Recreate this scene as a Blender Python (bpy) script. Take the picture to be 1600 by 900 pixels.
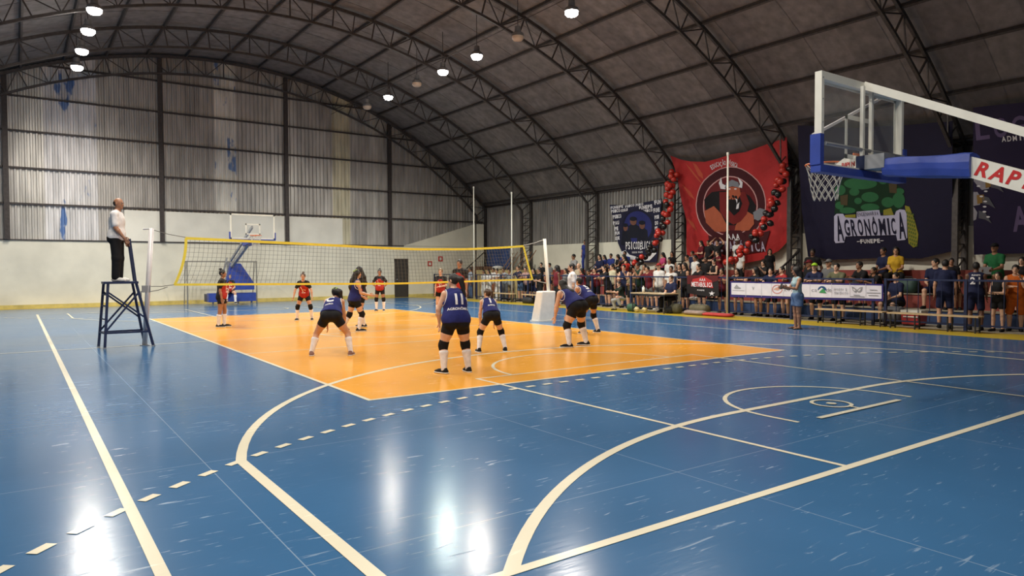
import bpy, bmesh, math, random
import numpy as np
from mathutils import Matrix, Vector

random.seed(7)
for o in list(bpy.data.objects):
    bpy.data.objects.remove(o, do_unlink=True)
SC = bpy.context.scene
COL = SC.collection
PI = math.pi

# ---------------------------------------------------------------- camera
CAM = np.array([-8.12807, -17.27503, 1.68866])
YAW, PITCH, ROLL, FPX = 0.61697, -0.02928, -0.00364, 1093.566
def cam_axes():
    cy, sy, cp, sp = math.cos(YAW), math.sin(YAW), math.cos(PITCH), math.sin(PITCH)
    f = np.array([sy*cp, cy*cp, sp]); r = np.array([cy, -sy, 0.0]); u = np.cross(r, f)
    c, s = math.cos(ROLL), math.sin(ROLL)
    return c*r+s*u, -s*r+c*u, f
CR, CU, CF = cam_axes()
cd = bpy.data.cameras.new('camera')
cd.sensor_width = 36.0
cd.lens = FPX*36.0/1600.0
cd.clip_start = 0.05; cd.clip_end = 200
cam = bpy.data.objects.new('camera', cd)
COL.objects.link(cam)
cam.matrix_world = Matrix(((CR[0], CU[0], -CF[0], CAM[0]), (CR[1], CU[1], -CF[1], CAM[1]),
                           (CR[2], CU[2], -CF[2], CAM[2]), (0, 0, 0, 1)))
SC.camera = cam

# ---------------------------------------------------------------- world, exposure
w = bpy.data.worlds.new('world'); SC.world = w; w.use_nodes = True
w.node_tree.nodes['Background'].inputs[0].default_value = (0.9, 0.92, 1.0, 1)
w.node_tree.nodes['Background'].inputs[1].default_value = 0.01
vs = SC.view_settings
vs.view_transform = 'Standard'; vs.look = 'None'; vs.exposure = 0.15; vs.gamma = 1.0
vs.use_curve_mapping = False
LAMP_POWER = 2000.0
LAMP_COLOR = (1.0, 0.92, 0.80)

# ---------------------------------------------------------------- measuring helpers (metres from the photograph's pixels)
def ray(u, v):
    return CF + CR*((u-800)/FPX) - CU*((v-450)/FPX)
def on_x(u, v, X):
    d = ray(u, v); return CAM + d*((X-CAM[0])/d[0])
def on_z(u, v, Z=0.0):
    d = ray(u, v); return CAM + d*((Z-CAM[2])/d[2])

# ---------------------------------------------------------------- materials
MATS = {}
def mat(name, col, rough=0.6, metal=0.0, var=0.0, scale=6.0, bump=0.0, emit=0.0, spec=0.5, alpha=1.0, trans=0.0, sub=0.0):
    if name in MATS: return MATS[name]
    m = bpy.data.materials.new(name); m.use_nodes = True
    nt = m.node_tree; b = nt.nodes['Principled BSDF']
    b.inputs['Base Color'].default_value = (*col, 1); b.inputs['Roughness'].default_value = rough
    b.inputs['Metallic'].default_value = metal; b.inputs['Specular IOR Level'].default_value = spec
    b.inputs['Alpha'].default_value = alpha
    b.inputs['Transmission Weight'].default_value = trans
    if sub: b.inputs['Subsurface Weight'].default_value = sub; b.inputs['Subsurface Radius'].default_value = (.012, .005, .003)
    if emit:
        b.inputs['Emission Color'].default_value = (*col, 1); b.inputs['Emission Strength'].default_value = emit
    if var or bump:
        tc = nt.nodes.new('ShaderNodeTexCoord'); n = nt.nodes.new('ShaderNodeTexNoise')
        n.inputs['Scale'].default_value = scale; n.inputs['Detail'].default_value = 5
        nt.links.new(tc.outputs['Object'], n.inputs['Vector'])
        if var:
            r = nt.nodes.new('ShaderNodeValToRGB')
            r.color_ramp.elements[0].position = 0.3; r.color_ramp.elements[1].position = 0.7
            r.color_ramp.elements[0].color = (*[c*(1-var) for c in col], 1)
            r.color_ramp.elements[1].color = (*[min(1, c*(1+var)) for c in col], 1)
            nt.links.new(n.outputs['Fac'], r.inputs['Fac']); nt.links.new(r.outputs['Color'], b.inputs['Base Color'])
        if bump:
            bp = nt.nodes.new('ShaderNodeBump'); bp.inputs['Strength'].default_value = bump; bp.inputs['Distance'].default_value = 0.02
            nt.links.new(n.outputs['Fac'], bp.inputs['Height']); nt.links.new(bp.outputs['Normal'], b.inputs['Normal'])
    MATS[name] = m
    return m

def floor_mat(name, col, rough, scuff=0.5, joints=False, coat=0.0):
    """varnished sports floor: paint with scuffs, fine scratches and uneven gloss"""
    m = bpy.data.materials.new(name); m.use_nodes = True
    nt = m.node_tree; N = nt.nodes.new; L = nt.links.new; b = nt.nodes['Principled BSDF']
    tc = N('ShaderNodeTexCoord')
    big = N('ShaderNodeTexNoise'); big.inputs['Scale'].default_value = 0.35; big.inputs['Detail'].default_value = 4
    L(tc.outputs['Object'], big.inputs['Vector'])
    cr = N('ShaderNodeValToRGB')
    cr.color_ramp.elements[0].position = .3; cr.color_ramp.elements[1].position = .72
    cr.color_ramp.elements[0].color = (*[c*.86 for c in col], 1); cr.color_ramp.elements[1].color = (*[min(1, c*1.12) for c in col], 1)
    L(big.outputs['Fac'], cr.inputs['Fac'])
    # scuff marks: thin streaks in two directions, masked by patches
    total = None
    for k, (ang, sx, sy) in enumerate(((0.2, 3.2, 24), (-1.0, 3.0, 22), (1.5, 2.6, 24))):
        mp = N('ShaderNodeMapping'); mp.inputs['Rotation'].default_value = (0, 0, ang); mp.inputs['Scale'].default_value = (sx, sy, 1)
        mp.inputs['Location'].default_value = (3.1*k, 7.7*k, 0)
        nz = N('ShaderNodeTexNoise'); nz.inputs['Scale'].default_value = 1.0; nz.inputs['Detail'].default_value = 3; nz.inputs['Distortion'].default_value = 0.6
        L(tc.outputs['Object'], mp.inputs['Vector']); L(mp.outputs['Vector'], nz.inputs['Vector'])
        rr = N('ShaderNodeValToRGB'); rr.color_ramp.elements[0].position = .665; rr.color_ramp.elements[1].position = .76
        L(nz.outputs['Fac'], rr.inputs['Fac'])
        if total is None: total = rr.outputs['Color']
        else:
            ad = N('ShaderNodeMath'); ad.operation = 'MAXIMUM'; L(total, ad.inputs[0]); L(rr.outputs['Color'], ad.inputs[1]); total = ad.outputs[0]
    pm = N('ShaderNodeTexNoise'); pm.inputs['Scale'].default_value = 0.9; pm.inputs['Detail'].default_value = 2; L(tc.outputs['Object'], pm.inputs['Vector'])
    pr = N('ShaderNodeValToRGB'); pr.color_ramp.elements[0].position = .36; pr.color_ramp.elements[1].position = .6; L(pm.outputs['Fac'], pr.inputs['Fac'])
    mk = N('ShaderNodeMath'); mk.operation = 'MULTIPLY'; L(total, mk.inputs[0]); L(pr.outputs['Color'], mk.inputs[1])
    sc = N('ShaderNodeMath'); sc.operation = 'MULTIPLY'; sc.inputs[1].default_value = scuff; L(mk.outputs[0], sc.inputs[0])
    mix = N('ShaderNodeMixRGB'); mix.inputs['Color2'].default_value = (.42, .52, .62, 1)
    L(sc.outputs[0], mix.inputs['Fac']); L(cr.outputs['Color'], mix.inputs['Color1'])
    out = mix.outputs['Color']
    if joints:
        br = N('ShaderNodeTexBrick'); br.offset = 0; br.inputs['Scale'].default_value = 1.0
        br.inputs['Brick Width'].default_value = 3.1; br.inputs['Row Height'].default_value = 2.6; br.inputs['Mortar Size'].default_value = 0.004
        br.inputs['Color1'].default_value = (0, 0, 0, 1); br.inputs['Color2'].default_value = (0, 0, 0, 1); br.inputs['Mortar'].default_value = (1, 1, 1, 1)
        mp = N('ShaderNodeMapping'); mp.inputs['Location'].default_value = (.62, .4, 0)
        L(tc.outputs['Object'], mp.inputs['Vector']); L(mp.outputs['Vector'], br.inputs['Vector'])
        ml = N('ShaderNodeMath'); ml.operation = 'MULTIPLY'; ml.inputs[1].default_value = .45; L(br.outputs['Color'], ml.inputs[0])
        m2 = N('ShaderNodeMixRGB'); m2.inputs['Color2'].default_value = (.40, .5, .6, 1)
        L(ml.outputs[0], m2.inputs['Fac']); L(out, m2.inputs['Color1']); out = m2.outputs['Color']
    L(out, b.inputs['Base Color'])
    rn = N('ShaderNodeMapRange'); rn.inputs['To Min'].default_value = rough*.8; rn.inputs['To Max'].default_value = rough*1.35
    L(big.outputs['Fac'], rn.inputs['Value'])
    ra = N('ShaderNodeMath'); ra.operation = 'MULTIPLY_ADD'; ra.inputs[1].default_value = .25; L(mk.outputs[0], ra.inputs[0]); L(rn.outputs[0], ra.inputs[2])
    L(ra.outputs[0], b.inputs['Roughness'])
    wv = N('ShaderNodeTexNoise'); wv.inputs['Scale'].default_value = 1.4; wv.inputs['Detail'].default_value = 3; L(tc.outputs['Object'], wv.inputs['Vector'])
    mpw = N('ShaderNodeMapping'); mpw.inputs['Rotation'].default_value = (0, 0, .62); mpw.inputs['Scale'].default_value = (1.2, 7, 1); L(tc.outputs['Object'], mpw.inputs['Vector'])
    wz = N('ShaderNodeTexNoise'); wz.inputs['Scale'].default_value = 3.0; wz.inputs['Detail'].default_value = 4; L(mpw.outputs['Vector'], wz.inputs['Vector'])
    ha = N('ShaderNodeMath'); ha.operation = 'MULTIPLY_ADD'; ha.inputs[1].default_value = .4; L(wz.outputs['Fac'], ha.inputs[0]); L(wv.outputs['Fac'], ha.inputs[2])
    bp = N('ShaderNodeBump'); bp.inputs['Strength'].default_value = .10; bp.inputs['Distance'].default_value = .02
    L(ha.outputs[0], bp.inputs['Height']); L(bp.outputs['Normal'], b.inputs['Normal'])
    b.inputs['Specular IOR Level'].default_value = .33
    MATS[name] = m
    return m

def plaster_mat(name, col, dirt=(.45, .38, .22)):
    m = bpy.data.materials.new(name); m.use_nodes = True
    nt = m.node_tree; N = nt.nodes.new; L = nt.links.new; b = nt.nodes['Principled BSDF']
    tc = N('ShaderNodeTexCoord'); n = N('ShaderNodeTexNoise'); n.inputs['Scale'].default_value = .9; n.inputs['Detail'].default_value = 7
    L(tc.outputs['Object'], n.inputs['Vector'])
    r = N('ShaderNodeValToRGB'); r.color_ramp.elements[0].position = .32; r.color_ramp.elements[1].position = .65
    r.color_ramp.elements[0].color = (*[c*.84 for c in col], 1); r.color_ramp.elements[1].color = (*col, 1); L(n.outputs['Fac'], r.inputs['Fac'])
    n2 = N('ShaderNodeTexNoise'); n2.inputs['Scale'].default_value = 5; n2.inputs['Detail'].default_value = 6; n2.inputs['Roughness'].default_value = .7
    L(tc.outputs['Object'], n2.inputs['Vector'])
    r2 = N('ShaderNodeValToRGB'); r2.color_ramp.elements[0].position = .66; r2.color_ramp.elements[1].position = .8; L(n2.outputs['Fac'], r2.inputs['Fac'])
    ml = N('ShaderNodeMath'); ml.operation = 'MULTIPLY'; ml.inputs[1].default_value = .35; L(r2.outputs['Color'], ml.inputs[0])
    mx = N('ShaderNodeMixRGB'); mx.inputs['Color2'].default_value = (*dirt, 1); L(ml.outputs[0], mx.inputs['Fac']); L(r.outputs['Color'], mx.inputs['Color1'])
    L(mx.outputs['Color'], b.inputs['Base Color']); b.inputs['Roughness'].default_value = .8
    bp = N('ShaderNodeBump'); bp.inputs['Strength'].default_value = .25; bp.inputs['Distance'].default_value = .01
    L(n2.outputs['Fac'], bp.inputs['Height']); L(bp.outputs['Normal'], b.inputs['Normal'])
    MATS[name] = m
    return m

def sheet_mat(name, col, rough=.45, metal=.35, patch=None, pthr=.55):
    """galvanised sheet with streaks running down it; patch = flaking paint colour"""
    m = bpy.data.materials.new(name); m.use_nodes = True
    nt = m.node_tree; N = nt.nodes.new; L = nt.links.new; b = nt.nodes['Principled BSDF']
    tc = N('ShaderNodeTexCoord'); mp = N('ShaderNodeMapping'); mp.inputs['Scale'].default_value = (2.2, 2.2, .35)
    L(tc.outputs['Object'], mp.inputs['Vector'])
    n = N('ShaderNodeTexNoise'); n.inputs['Scale'].default_value = 1.6; n.inputs['Detail'].default_value = 6; L(mp.outputs['Vector'], n.inputs['Vector'])
    r = N('ShaderNodeValToRGB'); r.color_ramp.elements[0].position = .3; r.color_ramp.elements[1].position = .7
    r.color_ramp.elements[0].color = (*[c*.72 for c in col], 1); r.color_ramp.elements[1].color = (*[min(1, c*1.2) for c in col], 1); L(n.outputs['Fac'], r.inputs['Fac'])
    out = r.outputs['Color']
    if patch:
        n2 = N('ShaderNodeTexNoise'); n2.inputs['Scale'].default_value = .9; n2.inputs['Detail'].default_value = 4
        mp2 = N('ShaderNodeMapping'); mp2.inputs['Scale'].default_value = (1.6, 1, .6); L(tc.outputs['Object'], mp2.inputs['Vector']); L(mp2.outputs['Vector'], n2.inputs['Vector'])
        r2 = N('ShaderNodeValToRGB'); r2.color_ramp.elements[0].position = pthr; r2.color_ramp.elements[1].position = pthr+.03; L(n2.outputs['Fac'], r2.inputs['Fac'])
        mx = N('ShaderNodeMixRGB'); mx.inputs['Color2'].default_value = (*patch, 1); L(r2.outputs['Color'], mx.inputs['Fac']); L(out, mx.inputs['Color1']); out = mx.outputs['Color']
    L(out, b.inputs['Base Color']); b.inputs['Roughness'].default_value = rough; b.inputs['Metallic'].default_value = metal
    MATS[name] = m
    return m

# ---------------------------------------------------------------- mesh helpers
class MB:
    """collects shapes for ONE mesh object"""
    def __init__(s): s.v = []; s.f = []; s.mi = []
    def add(s, vs, fs, mi=0):
        n = len(s.v); s.v += [tuple(map(float, p)) for p in vs]; s.f += [tuple(int(i)+n for i in q) for q in fs]; s.mi += [mi]*len(fs); return s
    def box(s, a, b, mi=0):
        x0, y0, z0 = a; x1, y1, z1 = b
        return s.add([(x0, y0, z0), (x1, y0, z0), (x1, y1, z0), (x0, y1, z0), (x0, y0, z1), (x1, y0, z1), (x1, y1, z1), (x0, y1, z1)],
                     [(0, 3, 2, 1), (4, 5, 6, 7), (0, 1, 5, 4), (1, 2, 6, 5), (2, 3, 7, 6), (3, 0, 4, 7)], mi)
    def bar(s, a, b, w, h=None, up=(0, 0, 1), mi=0):
        h = h or w; a = Vector(a); b = Vector(b); d = (b-a).normalized(); up = Vector(up)
        if abs(d.dot(up)) > .98: up = Vector((1, 0, 0))
        x = d.cross(up).normalized(); y = x.cross(d)
        vs = [p+x*sx*w/2+y*sy*h/2 for p in (a, b) for sx, sy in ((-1, -1), (1, -1), (1, 1), (-1, 1))]
        return s.add(vs, [(3, 2, 1, 0), (4, 5, 6, 7), (0, 1, 5, 4), (1, 2, 6, 5), (2, 3, 7, 6), (3, 0, 4, 7)], mi)
    def tube(s, pts, r, n=8, cap=True, mi=0, closed=False):
        pts = [Vector(p) for p in pts]; m = len(pts); rs = r if isinstance(r, (list, tuple)) else [r]*m
        base = len(s.v); prev = None; vs = []
        for i, p in enumerate(pts):
            if closed: d = (pts[(i+1) % m]-pts[i-1]).normalized()
            else: d = (pts[min(i+1, m-1)]-pts[max(i-1, 0)]).normalized()
            if prev is None:
                a = Vector((0, 0, 1)) if abs(d.z) < .9 else Vector((1, 0, 0)); x = d.cross(a).normalized()
            else: x = (prev-d*prev.dot(d)).normalized()
            prev = x; y = d.cross(x)
            vs += [p+(x*math.cos(2*PI*k/n)+y*math.sin(2*PI*k/n))*rs[i] for k in range(n)]
        fs = []
        for i in range(m if closed else m-1):
            j = (i+1) % m
            fs += [(i*n+k, i*n+(k+1) % n, j*n+(k+1) % n, j*n+k) for k in range(n)]
        if cap and not closed: fs += [tuple(range(n-1, -1, -1)), tuple((m-1)*n+k for k in range(n))]
        return s.add(vs, fs, mi)
    def prism(s, poly, axis, t0, t1, mi=0):
        """extrude 2-D polygon; axis = index of the extrusion axis, poly in the other two (cyclic order)"""
        n = len(poly)
        def P(p, t):
            q = [0, 0, 0]; q[axis] = t; q[(axis+1) % 3] = p[0]; q[(axis+2) % 3] = p[1]; return q
        vs = [P(p, t0) for p in poly]+[P(p, t1) for p in poly]
        fs = [tuple(range(n-1, -1, -1)), tuple(range(n, 2*n))]+[(i, (i+1) % n, n+(i+1) % n, n+i) for i in range(n)]
        return s.add(vs, fs, mi)
    def ball(s, c, r, nu=12, nv=8, mi=0, R=None):
        r = (r, r, r) if not isinstance(r, (list, tuple)) else r
        vs = []; fs = []
        for j in range(nv+1):
            th = PI*j/nv
            for i in range(nu):
                ph = 2*PI*i/nu
                p = Vector((r[0]*math.sin(th)*math.cos(ph), r[1]*math.sin(th)*math.sin(ph), r[2]*math.cos(th)))
                if R is not None: p = R @ p
                vs.append(Vector(c)+p)
        for j in range(nv):
            for i in range(nu): fs.append((j*nu+i, (j+1)*nu+i, (j+1)*nu+(i+1) % nu, j*nu+(i+1) % nu))
        return s.add(vs, fs, mi)
    def mesh(s, name, mats, smooth=False):
        me = bpy.data.meshes.new(name); me.from_pydata(s.v, [], s.f)
        for m in (mats if isinstance(mats, (list, tuple)) else [mats]): me.materials.append(m)
        if any(s.mi): me.polygons.foreach_set('material_index', s.mi)
        if smooth: me.polygons.foreach_set('use_smooth', [True]*len(s.f))
        me.update(); return me
    def build(s, name, mats, parent=None, smooth=False, **kw):
        """vertices are in the parent's local space"""
        o = bpy.data.objects.new(name, s.mesh(name, mats, smooth)); COL.objects.link(o)
        if parent is not None: o.parent = parent
        return tag(o, **kw)
    def wbuild(s, name, mats, parent=None, smooth=False, **kw):
        """vertices are in world space; the parent is an unrotated empty"""
        if parent is not None:
            l = parent.location; s.v = [(x-l.x, y-l.y, z-l.z) for x, y, z in s.v]
        return s.build(name, mats, parent, smooth, **kw)

def tag(o, label=None, cat=None, group=None, kind=None):
    if label: o['label'] = label
    if cat: o['category'] = cat
    if group: o['group'] = group
    if kind: o['kind'] = kind
    return o
def thing(name, loc, label=None, cat=None, group=None, kind=None, rz=0.0):
    o = bpy.data.objects.new(name, None); COL.objects.link(o); o.location = loc; o.rotation_euler = (0, 0, rz)
    o.empty_display_size = .2
    return tag(o, label, cat, group, kind)
def inst(name, me, parent=None, loc=(0, 0, 0), rot=None, scale=None):
    o = bpy.data.objects.new(name, me); COL.objects.link(o)
    if parent is not None: o.parent = parent
    o.location = loc
    if rot is not None: o.rotation_euler = rot
    if scale is not None: o.scale = scale
    return o
def copy_tree(o, parent=None):
    c = o.copy(); COL.objects.link(c); c.parent = parent
    for ch in list(o.children): copy_tree(ch, c)
    return c
def loop_inst(name, me, a, b, parent, wpos=True):
    """place a unit bar (along +X, length 1) between two points"""
    a = Vector(a); b = Vector(b)
    o = bpy.data.objects.new(name, me); COL.objects.link(o); o.parent = parent
    d = b-a; q = d.to_track_quat('X', 'Z')
    o.rotation_mode = 'QUATERNION'; o.rotation_quaternion = q
    o.location = a-(parent.location if parent is not None else Vector((0, 0, 0))); o.scale = (d.length, 1, 1)
    return o

def text_geo(body, size=1.0, bold=0.0, sx=1.0, shear=0.0, align='CENTER', sub=0.0, spacing=1.0):
    """filled flat lettering in the XY plane, centred on the origin (verts, faces)"""
    cu = bpy.data.curves.new('lettering', 'FONT'); cu.body = body; cu.size = size; cu.offset = bold*size; cu.shear = shear
    cu.align_x = align; cu.align_y = 'CENTER'; cu.resolution_u = 3; cu.space_character = spacing
    ob = bpy.data.objects.new('lettering', cu); COL.objects.link(ob)
    me = bpy.data.meshes.new_from_object(ob)
    bm = bmesh.new(); bm.from_mesh(me)
    bmesh.ops.triangulate(bm, faces=bm.faces)
    if sub:
        for _ in range(4):
            es = [e for e in bm.edges if e.calc_length() > sub]
            if not es: break
            bmesh.ops.subdivide_edges(bm, edges=es, cuts=1)
            bmesh.ops.triangulate(bm, faces=bm.faces)
    vs = [(v.co.x*sx, v.co.y) for v in bm.verts]; bm.verts.index_update()
    fs = [tuple(v.index for v in f.verts) for f in bm.faces]
    bm.free(); bpy.data.meshes.remove(me); bpy.data.objects.remove(ob); bpy.data.curves.remove(cu)
    return vs, fs
# ================================================================ THE HALL
YB, YF = -14.15, 14.07          # basketball base lines
WFAR, WR, WL, YBACK = 19.37, 15.8, -15.0, -22.0
ACX, ACZ, AR = 0.4, -9.5, 21.47  # roof arch (circle centre and radius)
def arch_z(x, r=AR): return ACZ+math.sqrt(max(0.0, r*r-(x-ACX)**2))

M_blue = floor_mat('floor_blue_paint', (.040, .130, .285),   .17, .38, joints=True)
M_orange = floor_mat('floor_orange_paint', (.78, .345, .032), .185, .10)
M_yellow = floor_mat('floor_yellow_paint', (.50, .36, .03), .3, .2)
M_line = floor_mat('floor_line_paint', (.74, .70, .56), .18, .1)
M_concrete = plaster_mat('bare_concrete', (.33, .29, .22))
M_plaster = plaster_mat('white_plaster', (.78, .75, .64))
M_plaster2 = plaster_mat('white_panel_plaster', (.80, .78, .70))
M_steel = mat('dark_painted_steel', (.055, .046, .045), .55, .3, .25, 9)
M_steel2 = mat('truss_painted_steel', (.075, .066, .064), .5, .3, .25, 9)
M_roof = [sheet_mat('roof_sheet_%d' % i, c, .6, .15) for i, c in enumerate(((.205, .188, .182), (.185, .168, .165), (.225, .205, .20)))]
M_sheet = [sheet_mat('wall_sheet_%d' % i, c, .42, .45) for i, c in enumerate(((.52, .50, .475), (.44, .42, .40), (.58, .56, .53), (.48, .46, .44)))]
M_sheet_light = sheet_mat('wall_sheet_pale_paint', (.66, .65, .66), .5, .1, (.10, .19, .42), .62)
M_sheet_pale = sheet_mat('wall_sheet_white_blue_flakes', (.70, .68, .63), .5, .1, (.16, .25, .45), .60)
M_sheet_cream = sheet_mat('wall_sheet_cream', (.60, .56, .42), .5, .1)

# ---- floor and its painted markings
fl = MB().box((WL, YBACK, -.12), (WR, WFAR+.3, 0)).build('floor', M_concrete, kind='structure')
MB().box((WL, YBACK, 0), (10.4, 18.75, .002)).build('blue_court_paint', M_blue, fl)
MB().box((10.4, YBACK, 0), (11.92, WFAR, .002)).build('yellow_border_strip', M_yellow, fl)
MB().box((-9.5, 18.75, 0), (10.4, WFAR, .002)).build('yellow_border_strip', M_yellow, fl)
MB().box((-4.5, -9, 0), (4.5, 9, .004)).build('orange_volleyball_court', M_orange, fl)
LZ = [0.0055]
def line(pts, wd=.05, name='court_line', closed=False):
    """flat painted stripe along a polyline"""
    LZ[0] += .00004; z = LZ[0]
    P = [Vector((x, y)) for x, y in pts]; m = len(P); vs = []
    for i in range(m):
        a = P[i-1] if (i > 0 or closed) else P[i]; b = P[(i+1) % m] if (i < m-1 or closed) else P[i]
        d1 = (P[i]-a); d2 = (b-P[i])
        d1 = d1.normalized() if d1.length > 1e-6 else d2.normalized(); d2 = d2.normalized() if d2.length > 1e-6 else d1
        t = (d1+d2).normalized(); n = Vector((-t.y, t.x)); k = wd/2/max(.4, n.dot(Vector((-d1.y, d1.x))))
        vs += [(P[i].x+n.x*k, P[i].y+n.y*k, z), (P[i].x-n.x*k, P[i].y-n.y*k, z)]
    fs = [(2*i, 2*i+1, 2*((i+1) % m)+1, 2*((i+1) % m)) for i in range(m if closed else m-1)]
    return MB().add(vs, fs).build(name, M_line, fl)
def arc(cx, cy, r, a0, a1, n=40): return [(cx+r*math.cos(a0+(a1-a0)*i/n), cy+r*math.sin(a0+(a1-a0)*i/n)) for i in range(n+1)]
# volleyball
line([(-4.475, -8.975), (4.475, -8.975), (4.475, 8.975), (-4.475, 8.975)], .06, closed=True)
for y in (-3, 3): line([(-4.5, y), (4.5, y)], .05)
# basketball
line([(-7.5, YB), (-7.5, YF)], .075); line([(7.58, YB), (7.58, YF)], .06)
line([(-7.54, YB), (7.61, YB)], .075); line([(-7.54, YF), (7.61, YF)], .06)
line([(-11.5, 0), (7.58, 0)], .05)
line(arc(0, 0, 1.8, 0, 2*PI, 60)[:-1], .05, closed=True)
for s, y0 in ((1, YB), (-1, YF)):
    def T(pts): return [(x, y0+s*y) for x, y in pts]
    ft = 5.8
    line(T([(-2.45, 0), (-2.45, ft), (2.45, ft), (2.45, 0)]), .055)
    line(T(arc(0, ft, 1.8, 0, PI)), .055)
    c = 1.575; k = math.acos(6.55/6.75)
    line(T([(-6.55, 0)]+arc(0, c, 6.75, PI-k, k, 60)+[(6.55, 0)]), .09 if s > 0 else .06)
    line(T([(-1.25, 1.22)]+arc(0, c, 1.25, PI, 0, 30)+[(1.25, 1.22)]), .055)
    # goal area of the ball-game court, 6 m line and dashed 9 m line
    gy = -4.05
    a1 = math.asin(4.05/6.0)
    line(T(arc(-1.5, gy, 6, PI-a1, PI/2, 24)+arc(1.5, gy, 6, PI/2, a1, 24)), .09)
    big = arc(-1.5, gy, 8.85, PI-math.asin(4.1/8.85), PI/2, 60)+arc(1.5, gy, 8.85, PI/2, math.asin(4.1/8.85), 60)
    big = T(big); acc = 0; seg = [big[0]]; on = True; dn = 0
    for p0, p1 in zip(big, big[1:]):
        L0 = math.dist(p0, p1); t = 0
        while L0-t > .158-acc:
            t += .158-acc; acc = 0; q = (p0[0]+(p1[0]-p0[0])*t/L0, p0[1]+(p1[1]-p0[1])*t/L0)
            if on: line([seg[0], q], .075, 'court_dash')
            on = not on; seg = [q]
        acc += L0-t
# hoop spot and board line under the near basket
line(arc(0, YB+1.575, .225, 0, 2*PI, 28)[:-1], .045, closed=True); line(arc(0, YB+1.575, .03, 0, 2*PI, 10)[:-1], .06, closed=True)
line([(-.9, YB+1.2), (.9, YB+1.2)], .07); line([(0, YB+1.35), (0, YB+1.2)], .04)

# ---- far gable wall: plaster base, plaster infill, corrugated sheets, rails and columns
wf = MB().box((-15, WFAR, 0), (WR, WFAR+.2, 2.96)).build('wall_far', M_plaster, kind='structure')
ramp = [(10.2, 2.96), (15.55, 2.96), (15.55, 4.36), (15.0, 4.36)]
MB().add([(x, WFAR-.03, z) for x, z in ramp]+[(x, WFAR+.2, z) for x, z in ramp],
         [(0, 1, 2, 3), (7, 6, 5, 4), (0, 4, 5, 1), (1, 5, 6, 2), (2, 6, 7, 3), (3, 7, 4, 0)]).build('raking_wall_panel', M_plaster, wf)
MB().box((15.0, WFAR-.35, 0), (15.5, WFAR-.03, 4.36)).build('white_pier', M_plaster, wf)
for x0, x1 in ((-3.99, -2.52), (-2.36, 3.38), (3.54, 6.5)):
    MB().box((x0, WFAR-.05, 2.98), (x1, WFAR+.1, 4.4)).build('plaster_infill_panel', M_plaster2, wf)
MB().box((-15, WFAR-.015, 0), (15, WFAR, .16)).build('yellow_skirting', mat('yellow_skirting_paint', (.55, .46, .16), .6, 0, .2, 4), wf)
MB().box((-15, WFAR-.05, 2.93), (10.2, WFAR+.05, 2.98)).build('ledge_rail', M_steel, wf)
SHW = 1.0
def sheet(x0, x1, zb, topf, y, m, parent, ribs=5, axis='x', name='corrugated_sheet'):
    n = ribs; p = (x1-x0)/n; prof = []
    for k in range(n):
        b = x0+k*p
        prof += [(b, 0), (b+.42*p, 0), (b+.55*p, -.065), (b+.87*p, -.065)]
    prof.append((x1, 0))
    vs = []
    for q, d in prof:
        if axis == 'x': vs += [(q, y+d, zb), (q, y+d, topf(q))]
        else: vs += [(y+d, q, zb), (y+d, q, topf(q))]
    fs = [(2*i, 2*i+2, 2*i+3, 2*i+1) for i in range(len(prof)-1)]
    if axis == 'x': pass
    else: fs = [f[::-1] for f in fs]
    return MB().add(vs, fs).build(name, m, parent)
rs = random.Random(3)
x = -15.0
while x < 15.75:
    x1 = min(x+SHW, 15.8); c = (x+x1)/2
    m = rs.choice(M_sheet)
    if -6.9 < c < -5.4: m = M_sheet_light
    elif 0.2 < c < 1.1: m = M_sheet_pale
    elif 6.3 < c < 7.3: m = M_sheet_cream
    zb = 2.97
    sheet(x, x1, zb, lambda q: arch_z(q)-.05, WFAR+.06, m, wf)
    x = x1
for z in (4.5, 6.03, 7.6, 9.07, 10.51):
    hx = math.sqrt((AR-.15)**2-(z-ACZ)**2)
    MB().bar((max(-15, ACX-hx), WFAR-.03, z), (min(15.6, ACX+hx), WFAR-.03, z), .10, .07).build('wall_rail', M_steel, wf)
for x in (-14.3, -8.37, -2.44, 3.46, 9.3):
    MB().box((x-.07, WFAR-.14, 2.96), (x+.07, WFAR+.0, arch_z(x)-.2)).box((x-.10, WFAR-.16, 2.96), (x+.10, WFAR-.14, arch_z(x)-.2)).build('wall_column', M_steel, wf)

# ---- right wall
wr = MB().box((WR, YBACK, 0), (WR+.2, WFAR, 2.92)).build('wall_right', M_plaster, kind='structure')
M_rsheet = [sheet_mat('side_sheet_%d' % i, c, .5, .35) for i, c in enumerate(((.34, .325, .31), (.30, .285, .275)))]
y = YBACK; i = 0
while y < WFAR-.01:
    y1 = min(y+1.035, WFAR)
    sheet(y, y1, 2.93, lambda q: 5.5, WR+.06, rs.choice(M_rsheet), wr, 5, 'y'); y = y1
MB().box((WR-.06, YBACK, 5.38), (WR+.1, WFAR, 5.5)).build('eave_beam', M_steel, wr)
# ---- left and back walls (out of frame, they close the hall)
wl = MB().box((WL-.2, YBACK, 0), (WL, WFAR, 2.92)).build('wall_left', M_plaster, kind='structure')
y = YBACK
while y < WFAR-.01:
    y1 = min(y+1.035, WFAR); sheet(y, y1, 2.93, lambda q: 5.5, WL-.02, rs.choice(M_rsheet), wl, 5, 'y'); y = y1
wb = MB().box((WL, YBACK-.2, 0), (WR, YBACK, 2.96)).build('wall_back', M_plaster, kind='structure')
x = -15.0
while x < 15.75:
    x1 = min(x+SHW, 15.8); sheet(x, x1, 2.97, lambda q: arch_z(q)-.05, YBACK-.06, rs.choice(M_sheet), wb); x = x1

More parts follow.
